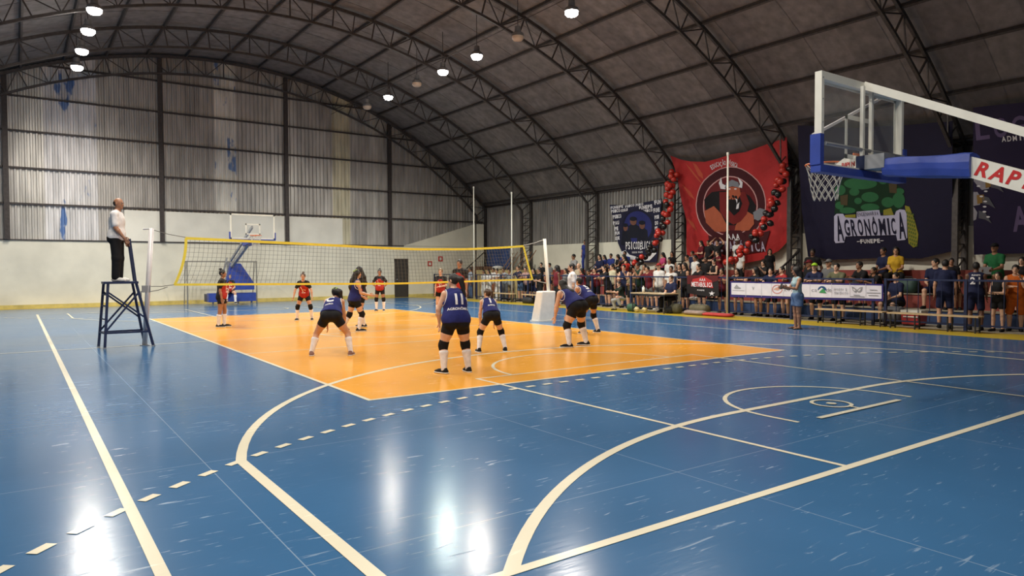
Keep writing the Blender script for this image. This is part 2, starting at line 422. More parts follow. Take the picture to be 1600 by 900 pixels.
# ---- roof: arched sheets, purlins, trusses with lattice columns
ceil = thing('ceiling', (0, 0, 0), kind='structure')
A0 = math.asin((WR+.25-ACX)/AR)
def arcpt(a, r, y): return (ACX+r*math.sin(a), y, ACZ+r*math.cos(a))
y = YBACK-.3; k = 0
while y < WFAR+.4:
    y1 = y+1.1; n = 44; vs = []; r = AR+(.012 if k % 2 else .0)
    for i in range(n+1):
        a = -A0+2*A0*i/n
        vs += [arcpt(a, r, y-.05), arcpt(a, r+.03, y-.05+.02), arcpt(a, r, y1+.01)]
    fs = []
    for i in range(n):
        fs += [(3*i, 3*i+3, 3*i+5, 3*i+2), (3*i, 3*i+1, 3*i+4, 3*i+3)]
    MB().add(vs, fs).build('roof_sheet', M_roof[(k*7+k//3) % 3], ceil, smooth=False)
    y = y1; k += 1
NP = 10
for i in range(-NP, NP+1):
    a = (A0-.03)*i/NP
    p0 = arcpt(a, AR-.09, YBACK); p1 = arcpt(a, AR-.09, WFAR-.05)
    rad = (math.sin(a), 0, math.cos(a))
    MB().bar(p0, p1, .07, .13, up=rad).build('purlin', M_steel2, ceil)
unit = MB().bar((0, 0, 0), (1, 0, 0), .045).mesh('strut', M_steel2)
unit_thin = MB().bar((0, 0, 0), (1, 0, 0), .035).mesh('strut', M_steel2)
TY = [19.15, 14.45, 8.95, 3.35, -2.2, -7.75, -13.3, -18.8]
RU, RL = AR-.17, AR-.95
AT = math.asin((15.68-ACX)/RU)
for ti, y in enumerate(TY):
    t = thing('roof_truss', (ACX, y, 5.3), kind='structure')
    n = 40
    for r, wd in ((RU, .12), (RL, .09)):
        at = AT if r == RU else math.asin((15.05-ACX)/RL)
        mb = MB()
        for i in range(n):
            a, b = -at+2*at*i/n, -at+2*at*(i+1)/n
            mb.bar(arcpt(a, r, y), arcpt(b, r, y), wd, .09, up=(0, 1, 0))
        mb.wbuild('upper_chord' if r == RU else 'lower_chord', M_steel2, t)
    m = 2*NP*2
    al = math.asin((15.05-ACX)/RL)
    for i in range(m+1):
        fu = -1+2*i/m
        if i % 2 == 0:
            loop_inst('strut', unit, arcpt(AT*fu, RU, y), arcpt(al*fu, RL, y), t)
        if i < m:
            f2 = -1+2*(i+1)/m
            if i % 2 == 0: loop_inst('strut', unit_thin, arcpt(AT*fu, RU, y), arcpt(al*f2, RL, y), t)
            else: loop_inst('strut', unit_thin, arcpt(al*fu, RL, y), arcpt(AT*f2, RU, y), t)
            if i % 2 == 1: loop_inst('strut', unit_thin, arcpt(al*fu, RL, y), arcpt(AT*fu, RU, y), t)
    # lattice columns at both ends
    for s in (1, -1):
        xi = ACX+s*(15.05-ACX); xo = ACX+s*(15.7-ACX)
        c = thing('lattice_column', ((xi+xo)/2, y, 0), kind='structure')
        zt_i = arcpt(al, RL, 0)[2]; zt_o = arcpt(AT, RU, 0)[2]
        MB().box((xi-.055, y-.08, 0), (xi+.055, y+.08, zt_i)).wbuild('inner_chord', M_steel2, c)
        MB().box((xo-.055, y-.08, 0), (xo+.055, y+.08, zt_o)).wbuild('outer_chord', M_steel2, c)
        z = .25; kk = 0
        while z < 4.7 and s > 0:
            loop_inst('lacing', unit_thin, (xi, y, z), (xo, y, z), c)
            loop_inst('lacing', unit_thin, (xi, y, z), (xo, y, z+.42), c); z += .42; kk += 1

# ---- flood lamps hung in two rows
M_lamp_body = mat('lamp_housing_grey', (.25, .25, .26), .5, .5)
M_lens = mat('lamp_lens_lit', (1.0, .95, .86), .3, emit=40)
M_lens_off = mat('lamp_lens_unlit', (.55, .45, .36), .4)
def lamp(x, y, lit, label, tilt=0.0, col=LAMP_COLOR, power=LAMP_POWER):
    z = 9.5
    t = thing('flood_lamp', (x, y, z), label, 'lamp', 'flood lamps hung under the roof')
    hb = MB(); n = 14
    prof = [(.10, .34), (.11, .16), (.20, .10), (.22, .0), (.20, .0)]
    vs = []; fs = []
    for r, zz in prof: vs += [(r*math.cos(2*PI*k/n), r*math.sin(2*PI*k/n), zz) for k in range(n)]
    for j in range(len(prof)-1): fs += [(j*n+k, j*n+(k+1) % n, (j+1)*n+(k+1) % n, (j+1)*n+k) for k in range(n)]
    fs.append(tuple(range(n)))
    hb.add(vs, fs).build('housing', M_lamp_body, t)
    lp = [(.205, .0), (.20, -.07), (.15, -.13), (.07, -.155)]; vs = []; fs = []
    for r, zz in lp: vs += [(r*math.cos(2*PI*k/n), r*math.sin(2*PI*k/n), zz) for k in range(n)]
    for j in range(3): fs += [(j*n+k, (j+1)*n+k, (j+1)*n+(k+1) % n, j*n+(k+1) % n) for k in range(n)]
    fs.append(tuple(range(4*n-1, 3*n-1, -1)))
    MB().add(vs, fs).build('lens', M_lens if lit else M_lens_off, t, True)
    zt = arch_z(x)-.2
    MB().tube([(0, 0, .34), (0, 0, zt-z)], .012, 5).build('hanger', M_steel, t)
    if lit:
        ld = bpy.data.lights.new('lamp_light', 'SPOT'); ld.energy = power; ld.color = col; ld.shadow_soft_size = .22
        ld.spot_size = math.radians(166); ld.spot_blend = 1.0
        lo = bpy.data.objects.new('lamp_light', ld); COL.objects.link(lo); lo.parent = t; lo.location = (0, 0, -.40)
    return t
LR = [(14.55, 0), (12.2, 1), (9.41, 0), (7.2, 1), (4.69, 1), (2.11, 0), (-.7, 1), (-3.1, 0), (-5.6, 1)]
LL = [(14.66, 1), (12.2, 1), (9.62, 1), (7.37, 1), (4.9, 0), (2.4, 1), (-.1, 0), (-2.6, 1), (-5.1, 0), (-7.6, 1), (-12.5, 1), (-16.5, 1)]
for i, (y, on) in enumerate(LR):
    if not on and y < 2: continue
    lamp(5.9, y, on, {14.55: 'unlit flood lamp nearest the far wall in the right row', 12.2: 'lit warm flood lamp of the right row, farthest from the camera',
         9.41: 'unlit flood lamp between the two farthest lit lamps of the right row', 7.2: 'greenish white lit flood lamp in the middle of the right row', 4.69: 'lit flood lamp of the right row just after the greenish one',
         2.11: 'unlit flood lamp beside the highest lamp of the right row', -.7: 'lit warm flood lamp highest in view at the top of the roof'}.get(y, {-5.6: 'lit flood lamp of the right row just above the frame', -10.6: 'lit flood lamp of the right row above the near hoop', -15.5: 'lit flood lamp of the right row behind the near hoop'}.get(y, '')),
         col=(.88, 1, .9) if y == 7.2 else LAMP_COLOR)
for i, (y, on) in enumerate(LL):
    if not on: continue
    lamp(-6.03, y, on, {14.66: 'lowest lit flood lamp of the left row over the far wall', 12.2: 'second lowest lit flood lamp of the left row', 9.62: 'third lit flood lamp up the left row, greenish white',
         7.37: 'topmost lit flood lamp of the left row in view'}.get(y, {2.4: 'lit flood lamp of the left row first above the frame', -2.6: 'lit flood lamp of the left row high over the near half', -7.6: 'lit flood lamp of the left row over the near end line', -12.5: 'lit flood lamp of the left row over the near left corner', -16.5: 'lit flood lamp of the left row over the camera'}.get(y, '')), col=(.92, 1, .93) if y == 9.62 else LAMP_COLOR, power=LAMP_POWER*.7)
for x in (5.9, -6.03):
    c = MB().tube([(x-.06, -18.8, 9.93), (x-.06, 19.1, 9.93)], .012, 5).wbuild('lamp_cable', M_steel, None)
    tag(c, 'thin cable strung along the %s row of flood lamps' % ('right' if x > 0 else 'left'), 'cable')
# ================================================================ COURT EQUIPMENT
M_white = mat('white_enamel', (.74, .73, .66), .4, 0, .06, 5)
M_postgrey = mat('post_light_grey', (.60, .58, .60), .45, .1, .06, 6)
M_pad_white = mat('white_vinyl_pad', (.76, .75, .70), .45, 0, .06, 6, .15)
M_navy = mat('navy_enamel', (.014, .024, .075), .45, .1, .15, 8)
M_bluepad = mat('blue_vinyl_pad', (.025, .055, .30), .45, 0, .15, 5, .3)
M_yellowband = mat('yellow_net_tape', (.82, .68, .07), .55, 0, .08, 6)
M_cord = mat('net_cord_dark', (.13, .125, .11), .8)
M_rope = mat('white_rope', (.55, .53, .48), .8)
M_wood = mat('pale_bench_wood', (.52, .38, .22), .5, 0, .15, 7)
M_glass = mat('board_glass', (.62, .66, .66), .05, spec=.3)
M_glass.node_tree.nodes['Principled BSDF'].inputs['Alpha'].default_value = .09
M_orange_rim = mat('orange_rim', (.62, .14, .03), .45)
M_red = mat('red_print', (.50, .018, .02), .5)
M_black = mat('black_rubber', (.012, .012, .013), .6)
M_grey = mat('grey_steel', (.30, .31, .33), .45, .3, .1, 6)
M_dkwin = mat('door_brown_paint', (.045, .04, .038), .5, 0, .1, 4)

def lerp_curve(pts, x):
    for (x0, z0), (x1, z1) in zip(pts, pts[1:]):
        if x <= x1:
            t = (x-x0)/(x1-x0); t2 = t*t*(3-2*t) if False else t; return z0+(z1-z0)*t2
    return pts[-1][1]
TOPZ = [(-4.96, 2.38), (-2.64, 2.31), (.0, 2.22), (.9, 2.20), (2.5, 2.22), (3.7, 2.28), (4.56, 2.34)]
BOTZ = [(-5.21, 1.33), (-2.65, 1.30), (0, 1.265), (.9, 1.27), (4.9, 1.32)]
def net_pt(s, t):
    """s 0..1 left to right, t 0 bottom .. 1 top"""
    xt = -4.96+s*9.52; xb = -5.21+s*10.11
    b = 1-(1-t)**2 if s < .5 else t
    x = xb+(xt-xb)*(b if s < .3 else t) if s < .3 else xb+(xt-xb)*t
    z0 = lerp_curve(BOTZ, xb); z1 = lerp_curve(TOPZ, xt)
    return (x, .02*math.sin(7*s)*math.sin(PI*t), z0+(z1-z0)*t)
net = thing('volleyball_net', (0, 0, 0), 'yellow-taped volleyball net stretched across the orange court', 'net')
def band(name, pts, wd, m, vert=True):
    mb = MB()
    for k in (-.006, .006): pass
    vs = []; n = len(pts)
    for p in pts:
        a, b = ((0, 0, wd/2), (0, 0, -wd/2)) if vert else ((-wd/2, 0, 0), (wd/2, 0, 0))
        for q in (a, b):
            for yy in (-.006, .006): vs.append((p[0]+q[0], p[1]+yy, p[2]+q[2]))
    fs = []
    for i in range(n-1):
        a = 4*i; b = a+4
        fs += [(a, b, b+2, a+2), (a+1, a+3, b+3, b+1), (a, a+1, b+1, b), (a+2, b+2, b+3, a+3)]
    fs += [(0, 2, 3, 1), (4*n-4, 4*n-3, 4*n-1, 4*n-2)]
    return mb.add(vs, fs).wbuild(name, m, net)
band('top_tape', [net_pt(i/40, 1) for i in range(41)], .062, M_yellowband)
band('bottom_tape', [net_pt(i/40, 0) for i in range(41)], .05, M_yellowband)
band('side_tape', [net_pt(0.001, i/12) for i in range(13)], .06, M_yellowband, False)
band('side_tape', [net_pt(1, i/12) for i in range(13)], .06, M_yellowband, False)
mb = MB(); cw = .005
for i in range(1, 96):
    for j in range(5): mb.bar(net_pt(i/96, j/5), net_pt(i/96, (j+1)/5), cw)
for j in range(1, 10):
    for i in range(32): mb.bar(net_pt(i/32, j/10), net_pt((i+1)/32, j/10), cw)
mb.wbuild('cord_mesh', M_cord, net, kind='stuff')
for a, b in (((-5.66, 0, 2.56), (-4.96, 0, 2.40)), ((5.38, 0, 2.56), (4.56, 0, 2.36)), ((-5.74, 0, 1.30), (-5.21, 0, 1.33)), ((-5.74, 0, 1.18), (-5.35, 0, 1.28)), ((5.47, 0, 1.2), (4.9, 0, 1.32))):
    a = Vector(a); b = Vector(b); MB().tube([a, (a+b)/2-Vector((0, 0, .02)), b], .008, 5).wbuild('tie_rope', M_rope if a.x > 0 else M_cord, net)
p = thing('net_post', (-5.83, 0, 0), 'bare light grey steel net post beside the referee stand', 'post')
MB().tube([(-5.83, 0, 0), (-5.65, 0, 2.58)], .052, 14).wbuild('pole', M_postgrey, p, True)
MB().tube([(-5.83, 0, 0), (-5.83, 0, .015)], .10, 14).wbuild('base_ring', M_grey, p)
MB().tube([(-5.82, 0, 2.56), (-5.60, 0, 2.58)], .015, 8).wbuild('pulley_hook', M_grey, p)
MB().box((-5.86, -.05, 1.17), (-5.70, .05, 1.32)).wbuild('winch', M_grey, p); MB().tube([(-5.88, 0, 1.2), (-5.88, 0, 1.08)], .012, 6).wbuild('winch_handle', M_grey, p)
p = thing('net_post', (5.62, 0, 0), 'white net post with a thick white pad round its foot', 'post')
MB().tube([(5.62, 0, 0), (5.38, 0, 2.58)], [.055, .05], 14).wbuild('pole', M_white, p, True)
c = [(-.31, -.20, 0), (.30, -.20, 0), (.30, .20, 0), (-.31, .20, 0), (-.13, -.16, .93), (.42, -.16, .93), (.42, .16, .93), (-.13, .16, .93)]
bm = bmesh.new(); vv = [bm.verts.new((x, y, z+.02)) for x, y, z in c]
for f in ((0, 3, 2, 1), (4, 5, 6, 7), (0, 1, 5, 4), (1, 2, 6, 5), (2, 3, 7, 6), (3, 0, 4, 7)): bm.faces.new([vv[i] for i in f])
bmesh.ops.bevel(bm, geom=list(bm.edges), offset=.05, segments=3, affect='EDGES', profile=.6)
me = bpy.data.meshes.new('foot_pad'); bm.to_mesh(me); bm.free(); me.materials.append(M_pad_white)
o = inst('foot_pad', me, p, (-.33, 0, 0))
MB().box((-.66, -.22, .0), (.02, .22, .045)).build('pad_base', M_pad_white, p)

# ---- referee stand
st = thing('referee_stand', (-6.2, -.05, 0), 'navy steel referee stand with cross-braced legs left of the net', 'stand')
B4 = {(-1, -1): (-6.62, -.28), (-1, 1): (-6.70, .13), (1, -1): (-5.70, -.33), (1, 1): (-5.80, .23)}
T4 = {(-1, -1): (-6.53, -.22), (-1, 1): (-6.58, .14), (1, -1): (-6.0, -.22), (1, 1): (-6.03, .14)}
def leg_at(k, z): t = z/1.38; return tuple(B4[k][i]+(T4[k][i]-B4[k][i])*t for i in (0, 1))+(z,)
for k in B4: 
    l = MB().bar(leg_at(k, .0), leg_at(k, 1.38), .05).wbuild('leg', M_navy, st)
    x0, y0, _ = leg_at(k, 0); MB().box((x0-.03, y0-.03, 0), (x0+.03, y0+.03, .03)).wbuild('rubber_foot', M_grey, st)
for z in (.33,):
    for a, b in (((-1, -1), (1, -1)), ((-1, 1), (1, 1)), ((-1, -1), (-1, 1)), ((1, -1), (1, 1))): MB().bar(leg_at(a, z), leg_at(b, z), .04).wbuild('lower_rail', M_navy, st)
for z in (.62, .9, 1.14): MB().bar(leg_at((-1, -1), z), leg_at((-1, 1), z), .03).wbuild('rung', M_navy, st)
for s in (-1, 1):
    MB().bar(leg_at((-1, s), .36), leg_at((1, s), 1.18), .035).wbuild('cross_brace', M_navy, st)
    MB().bar(leg_at((-1, s), 1.2), leg_at((1, s), .62), .035).wbuild('cross_brace', M_navy, st)
MB().box((-6.62, -.27, 1.37), (-5.96, .19, 1.42)).wbuild('platform', M_navy, st)
for y0 in (-.2, .12):
    MB().bar((-6.0, y0, 1.4), (-6.10, y0, 2.32), .035).wbuild('hand_rail_post', M_navy, st)
MB().bar((-6.10, -.2, 2.32), (-6.10, .12, 2.32), .035).wbuild('hand_rail', M_navy, st)

# ---- basketball hoops
def ring(mb, c, r, t, n=32): return mb.tube([(c[0]+r*math.cos(2*PI*i/n), c[1]+r*math.sin(2*PI*i/n), c[2]) for i in range(n)], t, 6, closed=True)
def hoop_net(parent, c, r=.225, drop=.42, cord=.006, n=12):
    mb = MB(); rows = 6
    def P(a, j): t = j/rows; rr = r*(1-.42*t**.8)+.008*math.sin(5*a+j); return (c[0]+rr*math.cos(a), c[1]+rr*math.sin(a), c[2]-drop*t)
    for i in range(n):
        for j in range(rows):
            a0 = 2*PI*(i+.5*(j % 2))/n
            for s in (-.5, .5): mb.bar(P(a0, j), P(a0+s*2*PI/n, j+1), cord)
    return mb.wbuild('cord_net', M_rope, parent, kind='stuff')
# near hoop, seen from behind
HX = -.10; BY = -12.95; BZ0, BZ1 = 2.76, 3.80
nh = thing('basketball_hoop', (HX, -16.6, 0), 'near basketball hoop with glass board, blue padding and white arm', 'basketball hoop')
bd = MB()
fw_ = .05
for a, b in (((HX-.9, BZ0), (HX-.9+fw_, BZ1)), ((HX+.9-fw_, BZ0), (HX+.9, BZ1)), ((HX-.9+fw_, BZ1-.085), (HX+.9-fw_, BZ1-.001)), ((HX-.9+fw_, BZ0), (HX+.9-fw_, BZ0+.05))):
    bd.box((a[0], BY-.06, a[1]), (b[0], BY+.02, b[1]))
fr = bd.wbuild('board_frame', M_white, nh)
def sub(mb, name, m, par, **kw):
    """sub-part in world space; par is an unmoved child of the hoop's empty"""
    l = par.parent.location; mb.v = [(x-l.x, y-l.y, z-l.z) for x, y, z in mb.v]; return mb.build(name, m, par, **kw)
for z in (2.95, 3.25, 3.5, 3.73): sub(MB().tube([(HX-.9+.025, BY-.061, z), (HX-.9+.025, BY-.066, z)], .008, 8), 'bolt', M_grey, fr)
MB().box((HX-.86, BY+.0, BZ0+.04), (HX+.86, BY+.012, BZ1-.05)).wbuild('glass_board', M_glass, nh)
sq = MB()
for a, b in (((-.295, 2.92), (-.245, 3.42)), ((.245, 2.92), (.295, 3.42)), ((-.295, 3.37), (.295, 3.42)), ((-.295, 2.92), (.295, 2.97))):
    sq.box((HX+a[0], BY+.013, a[1]), (HX+b[0], BY+.016, b[1]))
sq.wbuild('target_square', M_white, nh)
ol = MB()
for a, b in (((-.86, 2.82), (-.81, 3.74)), ((.81, 2.82), (.86, 3.74)), ((-.86, 3.69), (.86, 3.74))): ol.box((HX+a[0], BY+.013, a[1]), (HX+b[0], BY+.016, b[1]))
ol.wbuild('board_outline', M_white, nh)
for x in (-.10, .09): MB().box((HX+x-.02, BY-.10, BZ0+.06), (HX+x+.02, BY-.062, BZ1-.06)).wbuild('upright', M_white, nh)
MB().tube([(HX-.86, BY-.08, 3.02), (HX+.86, BY-.08, 3.02)], .022, 8).wbuild('cross_tube', M_grey, nh)
MB().bar((HX-.86, BY+.06, 3.13), (HX+.62, BY+.06, 3.74), .03).wbuild('diagonal_bar', M_postgrey, nh)  # pale bar stands in for a diagonal shadow line across the board
pad = MB().box((HX-.94, BY-.08, BZ0-.05), (HX+.94, BY+.04, BZ0+.03)).box((HX-.95, BY-.08, BZ0+.03), (HX-.88, BY+.04, BZ0+.36)).box((HX+.88, BY-.08, BZ0+.03), (HX+.95, BY+.04, BZ0+.36))
pad.wbuild('board_edge_pad', M_bluepad, nh)
rim_c = (HX, BY+.42, 2.92)
mb = MB(); ring(mb, rim_c, .225, .011); rm = mb.wbuild('rim', M_orange_rim, nh, True)
sub(MB().bar((HX-.07, BY+.03, 2.91), (HX-.07, BY+.21, 2.92), .02).bar((HX+.07, BY+.03, 2.91), (HX+.07, BY+.21, 2.92), .02).box((HX-.09, BY+.02, 2.84), (HX+.09, BY+.035, 3.0)), 'rim_bracket', M_orange_rim, rm)
hoop_net(nh, (rim_c[0], rim_c[1], 2.91))
# arm head: printed side plate, blue block, grey plate
MB().prism([(BY+.26, 2.80), (BY+.26, 2.87), (BY+.12, 2.95), (BY-.02, 2.96), (BY-.02, 2.80)], 0, HX-.12, HX+.12).wbuild('arm_head', M_white, nh)
MB().box((HX-.122, BY-.12, 2.80), (HX+.122, BY-.02, 2.95)).wbuild('arm_head_block', M_navy, nh)
MB().box((HX-.12, BY-.34, 2.79), (HX+.12, BY-.12, 2.95)).wbuild('arm_head_plate', M_grey, nh)
def side_text(body, x, o, dr, size, m, parent, name='lettering', sx=1.0, bold=.03, shear=0.0):
    """lettering on a face that looks towards -X; dr = (dy, dz) direction of the line"""
    vs, fs = text_geo(body, size, bold, sx, shear, 'LEFT'); d = Vector((0, dr[0], dr[1])).normalized(); n = Vector((0, d.z, -d.y))
    if n.z < 0: n = -n
    V = [Vector((x, o[0], o[1]))+d*a+n*b for a, b in vs]
    return MB().add(V, fs).wbuild(name, m, parent)
for i, ch in enumerate('RAPINI'): side_text(ch, HX-.1235, (BY+.15-.029*i, 2.865), (-1, 0), .075, M_red, nh, sx=.8)
sl = MB(); n = 10
for k in range(1): pass
pts = []; 
ys = [BY-.28, BY-.31, BY-.5, BY-.72, BY-.95, BY-1.12, BY-1.20]
rr = [.06, .115, .122, .128, .135, .145, .14]
vs = []; fs = []
for y0, r0 in zip(ys, rr):
    for i in range(12):
        a = 2*PI*i/12+PI/12; q = max(abs(math.cos(a)), abs(math.sin(a))); q = r0/(q**.55)
        vs.append((HX+q*math.cos(a)*1.0, y0, 2.83-(BY-y0)*.10+q*math.sin(a)*.92+.006*math.sin(9*y0+i)))
for j in range(len(ys)-1): fs += [(j*12+i, j*12+(i+1) % 12, (j+1)*12+(i+1) % 12, (j+1)*12+i) for i in range(12)]
fs += [tuple(range(11, -1, -1)), tuple(range(len(ys)*12-12, len(ys)*12))]
MB().add(vs, fs).wbuild('arm_sleeve_pad', M_bluepad, nh)
dA = Vector((0, -1, -.42)).normalized(); a0 = Vector((HX, BY-1.15, 2.71)); a1 = a0+dA*2.9
MB().bar(a0, a1, .17, .20).wbuild('lower_arm', M_white, nh)
pos = .10
for ch in 'RAPINI':
    q = a0+dA*pos; side_text(ch, HX-.088, (q.y, q.z), (dA.y, dA.z), .19, M_red, nh, sx=1.0, bold=.035, shear=.1); pos += .06 if ch == 'I' else .15
MB().bar((HX, BY-.05, BZ1-.03), (HX, BY-1.6, 3.00), .06, .085).bar((HX, BY-1.6, 3.00), (HX, BY-3.1, 2.27), .06, .085).wbuild('upper_tie_beam', M_white, nh)
MB().box((HX-.12, -16.9, .3), (HX+.12, -16.2, 2.1)).bar((HX, -16.25, 2.0), (HX, -15.9, 1.55), .15, .2).wbuild('mast', M_white, nh)
MB().box((HX-.45, -16.15, .45), (HX+.45, -15.95, 2.05)).wbuild('mast_pad', M_bluepad, nh)
MB().box((HX-.95, -17.6, .12), (HX+.95, -15.9, .5)).wbuild('base', M_bluepad, nh)
for sx_ in (-.8, .8):
    for yy in (-17.4, -16.1): MB().tube([(HX+sx_-.03, yy, .06), (HX+sx_+.03, yy, .06)], .06, 12).wbuild('wheel', M_black, nh)

# far hoop
fh = thing('basketball_hoop', (0.05, 17.0, 0), 'far basketball hoop on a blue padded base before the end wall', 'basketball hoop')
FY = 12.87
fb = MB()
for a, b in (((-.9, 2.9), (-.85, 3.95)), ((.85, 2.9), (.9, 3.95)), ((-.9, 3.89), (.9, 3.95)), ((-.9, 2.9), (.9, 2.96))): fb.box((a[0], FY, a[1]), (b[0], FY+.05, b[1]))
fb.wbuild('board_frame', M_white, fh)
MB().box((-.86, FY+.01, 2.95), (.86, FY+.02, 3.9)).wbuild('glass_board', M_glass, fh)
sq = MB()
for a, b in (((-.3, 3.1), (-.25, 3.55)), ((.25, 3.1), (.3, 3.55)), ((-.3, 3.5), (.3, 3.55)), ((-.3, 3.1), (.3, 3.15))): sq.box((a[0], FY+.004, a[1]), (b[0], FY+.008, b[1]))
sq.wbuild('target_square', M_white, fh)
MB().box((-.93, FY-.02, 2.86), (.93, FY+.08, 2.91)).box((-.94, FY-.02, 2.91), (-.9, FY+.08, 3.2)).box((.9, FY-.02, 2.91), (.94, FY+.08, 3.2)).wbuild('board_edge_pad', M_bluepad, fh)
mb = MB(); ring(mb, (0, FY-.42, 3.05), .225, .014); mb.bar((-.06, FY-.2, 3.04), (-.06, FY, 3.03), .025).bar((.06, FY-.2, 3.04), (.06, FY, 3.03), .025); mb.wbuild('rim', M_orange_rim, fh)
hoop_net(fh, (0, FY-.42, 3.04), cord=.009)
for z, w_ in ((0, .12), (.32, .07)):
    MB().bar((.0, 16.6, 1.75+z), (0, FY+.1, 2.98+z*1.4), w_, w_+.04).wbuild('arm', M_grey, fh)
MB().bar((0, FY+.12, 2.82), (0, FY+1.1, 2.72), .3, .16).wbuild('arm_sleeve_pad', M_bluepad, fh)
MB().prism([(-.15, .72), (1.02, .72), (.98, 1.0), (.55, 1.88), (.05, 1.9), (-.05, 1.6)], 1, -16.75, -16.45)
m_ = MB(); pl = [(-.35, .70), (.98, .70), (.98, 1.0), (.38, 1.92), (-.02, 1.94), (-.12, 1.6)]
m_.add([(x, 16.4, z) for x, z in pl]+[(x, 16.7, z) for x, z in pl], [tuple(range(6)), tuple(range(11, 5, -1))]+[(i, 6+i, 6+(i+1) % 6, (i+1) % 6) for i in range(6)])
m_.wbuild('mast_pad', M_bluepad, fh)
MB().box((-.12, 16.7, .5), (.12, 16.95, 2.0)).bar((-.5, 16.9, .5), (-.1, 16.9, 2.2), .06).wbuild('mast', M_grey, fh)
MB().box((-1.0, 16.5, .16), (1.08, 16.9, .56)).wbuild('base_pad', M_bluepad, fh); MB().box((-.9, 16.9, .14), (.98, 17.95, .5)).wbuild('base', M_navy, fh)
for x in (-.8, .3, .9): MB().box((x-.03, 16.6, .0), (x+.03, 16.66, .16)).wbuild('foot', M_grey, fh)

# ---- goal
M_goal = mat('goal_dull_grey', (.26, .25, .22), .6)
gl = thing('ball_goal', (0, 18.2, 0), 'thin grey steel goal frame standing behind the far hoop', 'goal')
for x in (-1.58, 1.58): MB().tube([(x, 18.2, 0), (x, 18.2, 2.03)], .032, 10).wbuild('post', M_goal, gl); MB().tube([(x, 19.0, 0), (x, 18.6, 2.03)], .025, 8).wbuild('rear_stay', M_goal, gl); MB().tube([(x, 18.2, 2.03), (x, 18.6, 2.03)], .025, 8).wbuild('top_stay', M_goal, gl)
MB().tube([(-1.61, 18.2, 2.03), (1.61, 18.2, 2.03)], .032, 10).wbuild('crossbar', M_goal, gl)
mb = MB()
for i in range(19): x = -1.58+3.16*i/18; mb.bar((x, 18.6, 2.03), (x, 19.0, .02), .006)
for j in range(13): t = j/12; mb.bar((-1.58, 18.6+.4*t, 2.03-2.01*t), (1.58, 18.6+.4*t, 2.03-2.01*t), .006)
mb.wbuild('goal_net', M_rope, gl, kind='stuff')

# ---- door and wall signs on the far wall
d = thing('door_1', (10.02, WFAR, 0), kind='structure')
MB().box((9.66, WFAR-.05, 0), (10.39, WFAR-.01, 2.16)).wbuild('door_leaf', M_dkwin, d)
MB().box((9.60, WFAR-.07, 0), (9.66, WFAR, 2.22)).box((10.39, WFAR-.07, 0), (10.45, WFAR, 2.22)).box((9.60, WFAR-.07, 2.16), (10.45, WFAR, 2.22)).wbuild('door_frame', M_steel, d)
MB().tube([(9.74, WFAR-.09, 1.03), (9.74, WFAR-.05, 1.03)], .03, 8).wbuild('door_handle', M_grey, d)
for i, (x, z) in enumerate(((11.9, 1.93), (12.62, 2.22))):
    s_ = thing('fire_sign', (x, WFAR-.02, z), ['small red fire sign on the far wall, the lower one', 'small red fire sign on the far wall, the higher one'][i], 'sign', 'fire signs on the far wall')
    MB().box((-.15, 0, -.15), (.15, .015, .15)).build('plate', M_red, s_); MB().box((-.07, -.004, -.08), (.07, 0, .08)).build('pictogram', M_white, s_)

# ---- spectator fence on the right
FX = 11.95
fe = thing('spectator_fence', (FX, 0, 0), 'navy steel railing between the yellow floor strip and the bleachers', 'fence')
ys_ = [18.9, 16.6, 14.3, 12.0, 9.7, 7.4, 5.1, 2.8, .5, -1.9, -4.3, -6.9, -7.25, -9.3, -11.6, -13.9]
postm = MB().box((-.035, -.035, 0), (.035, .035, 1.34)).mesh('post', M_navy)
barm = MB().tube([(0, 0, .16), (0, 0, 1.3)], .011, 6).mesh('fence_bar', M_navy)
for y in ys_: inst('post', postm, fe, (0, y, 0))
for a, b in zip(ys_, ys_[1:]):
    if abs(a-b) < 1: continue
    MB().bar((0, a-.04, 1.31), (0, b+.04, 1.31), .05).build('top_rail', M_navy, fe)
    MB().bar((0, a-.04, .16), (0, b+.04, .16), .04).build('bottom_rail', M_navy, fe)
    n = int(abs(a-b)/.27)
    for i in range(1, n): inst('fence_bar', barm, fe, (0, a+(b-a)*i/n, 0))
# tall white poles
for i, (u, v, h_, lab, r_) in enumerate(((658, 462, 5.2, 'thin grey pole against the far wall end of the fence', .03), (741, 466, 6.0, 'tall white pole rising beside the far stairs', .032), (800, 471, 5.4, 'tall white pole just right of the blue tarp', .032), (1136, 488, 5.6, 'tall white pole in front of the red banner', .032))):
    q = on_x(u, v, FX-.10)
    t = thing('tall_pole', (FX-.10, q[1], 0), lab, 'pole', 'tall poles along the fence')
    MB().tube([(0, 0, 0), (0, 0, h_)], r_, 10).build('pole', M_postgrey if i == 0 else M_white, t, True); MB().tube([(0, 0, h_-.1), (0, 0, h_)], r_*1.4, 8).build('cap', M_white, t)

# ---- bleachers
M_red_riser = mat('red_painted_concrete', (.25, .045, .035), .7, 0, .2, 4); M_blue_riser = mat('blue_painted_concrete', (.022, .05, .14), .7, 0, .2, 4)
bl = thing('bleachers', (14.6, -1, 0), kind='structure')
STEPS = [(13.5, 14.2, .42), (14.2, 14.9, .85), (14.9, 15.62, 1.28)]
for i, (x0, x1, z) in enumerate(STEPS):
    MB().box((x0, -16, 0), (x1, 12.3, z-.03)).wbuild('riser', (M_blue_riser, M_red_riser, M_red_riser)[i], bl)
    MB().box((x0-.03, -16, z-.03), (x1, 12.3, z)).wbuild('tread', M_concrete, bl)
MB().box((15.35, -16, 1.28), (15.62, 12.3, 1.56)).wbuild('back_ledge', M_red_riser, bl)
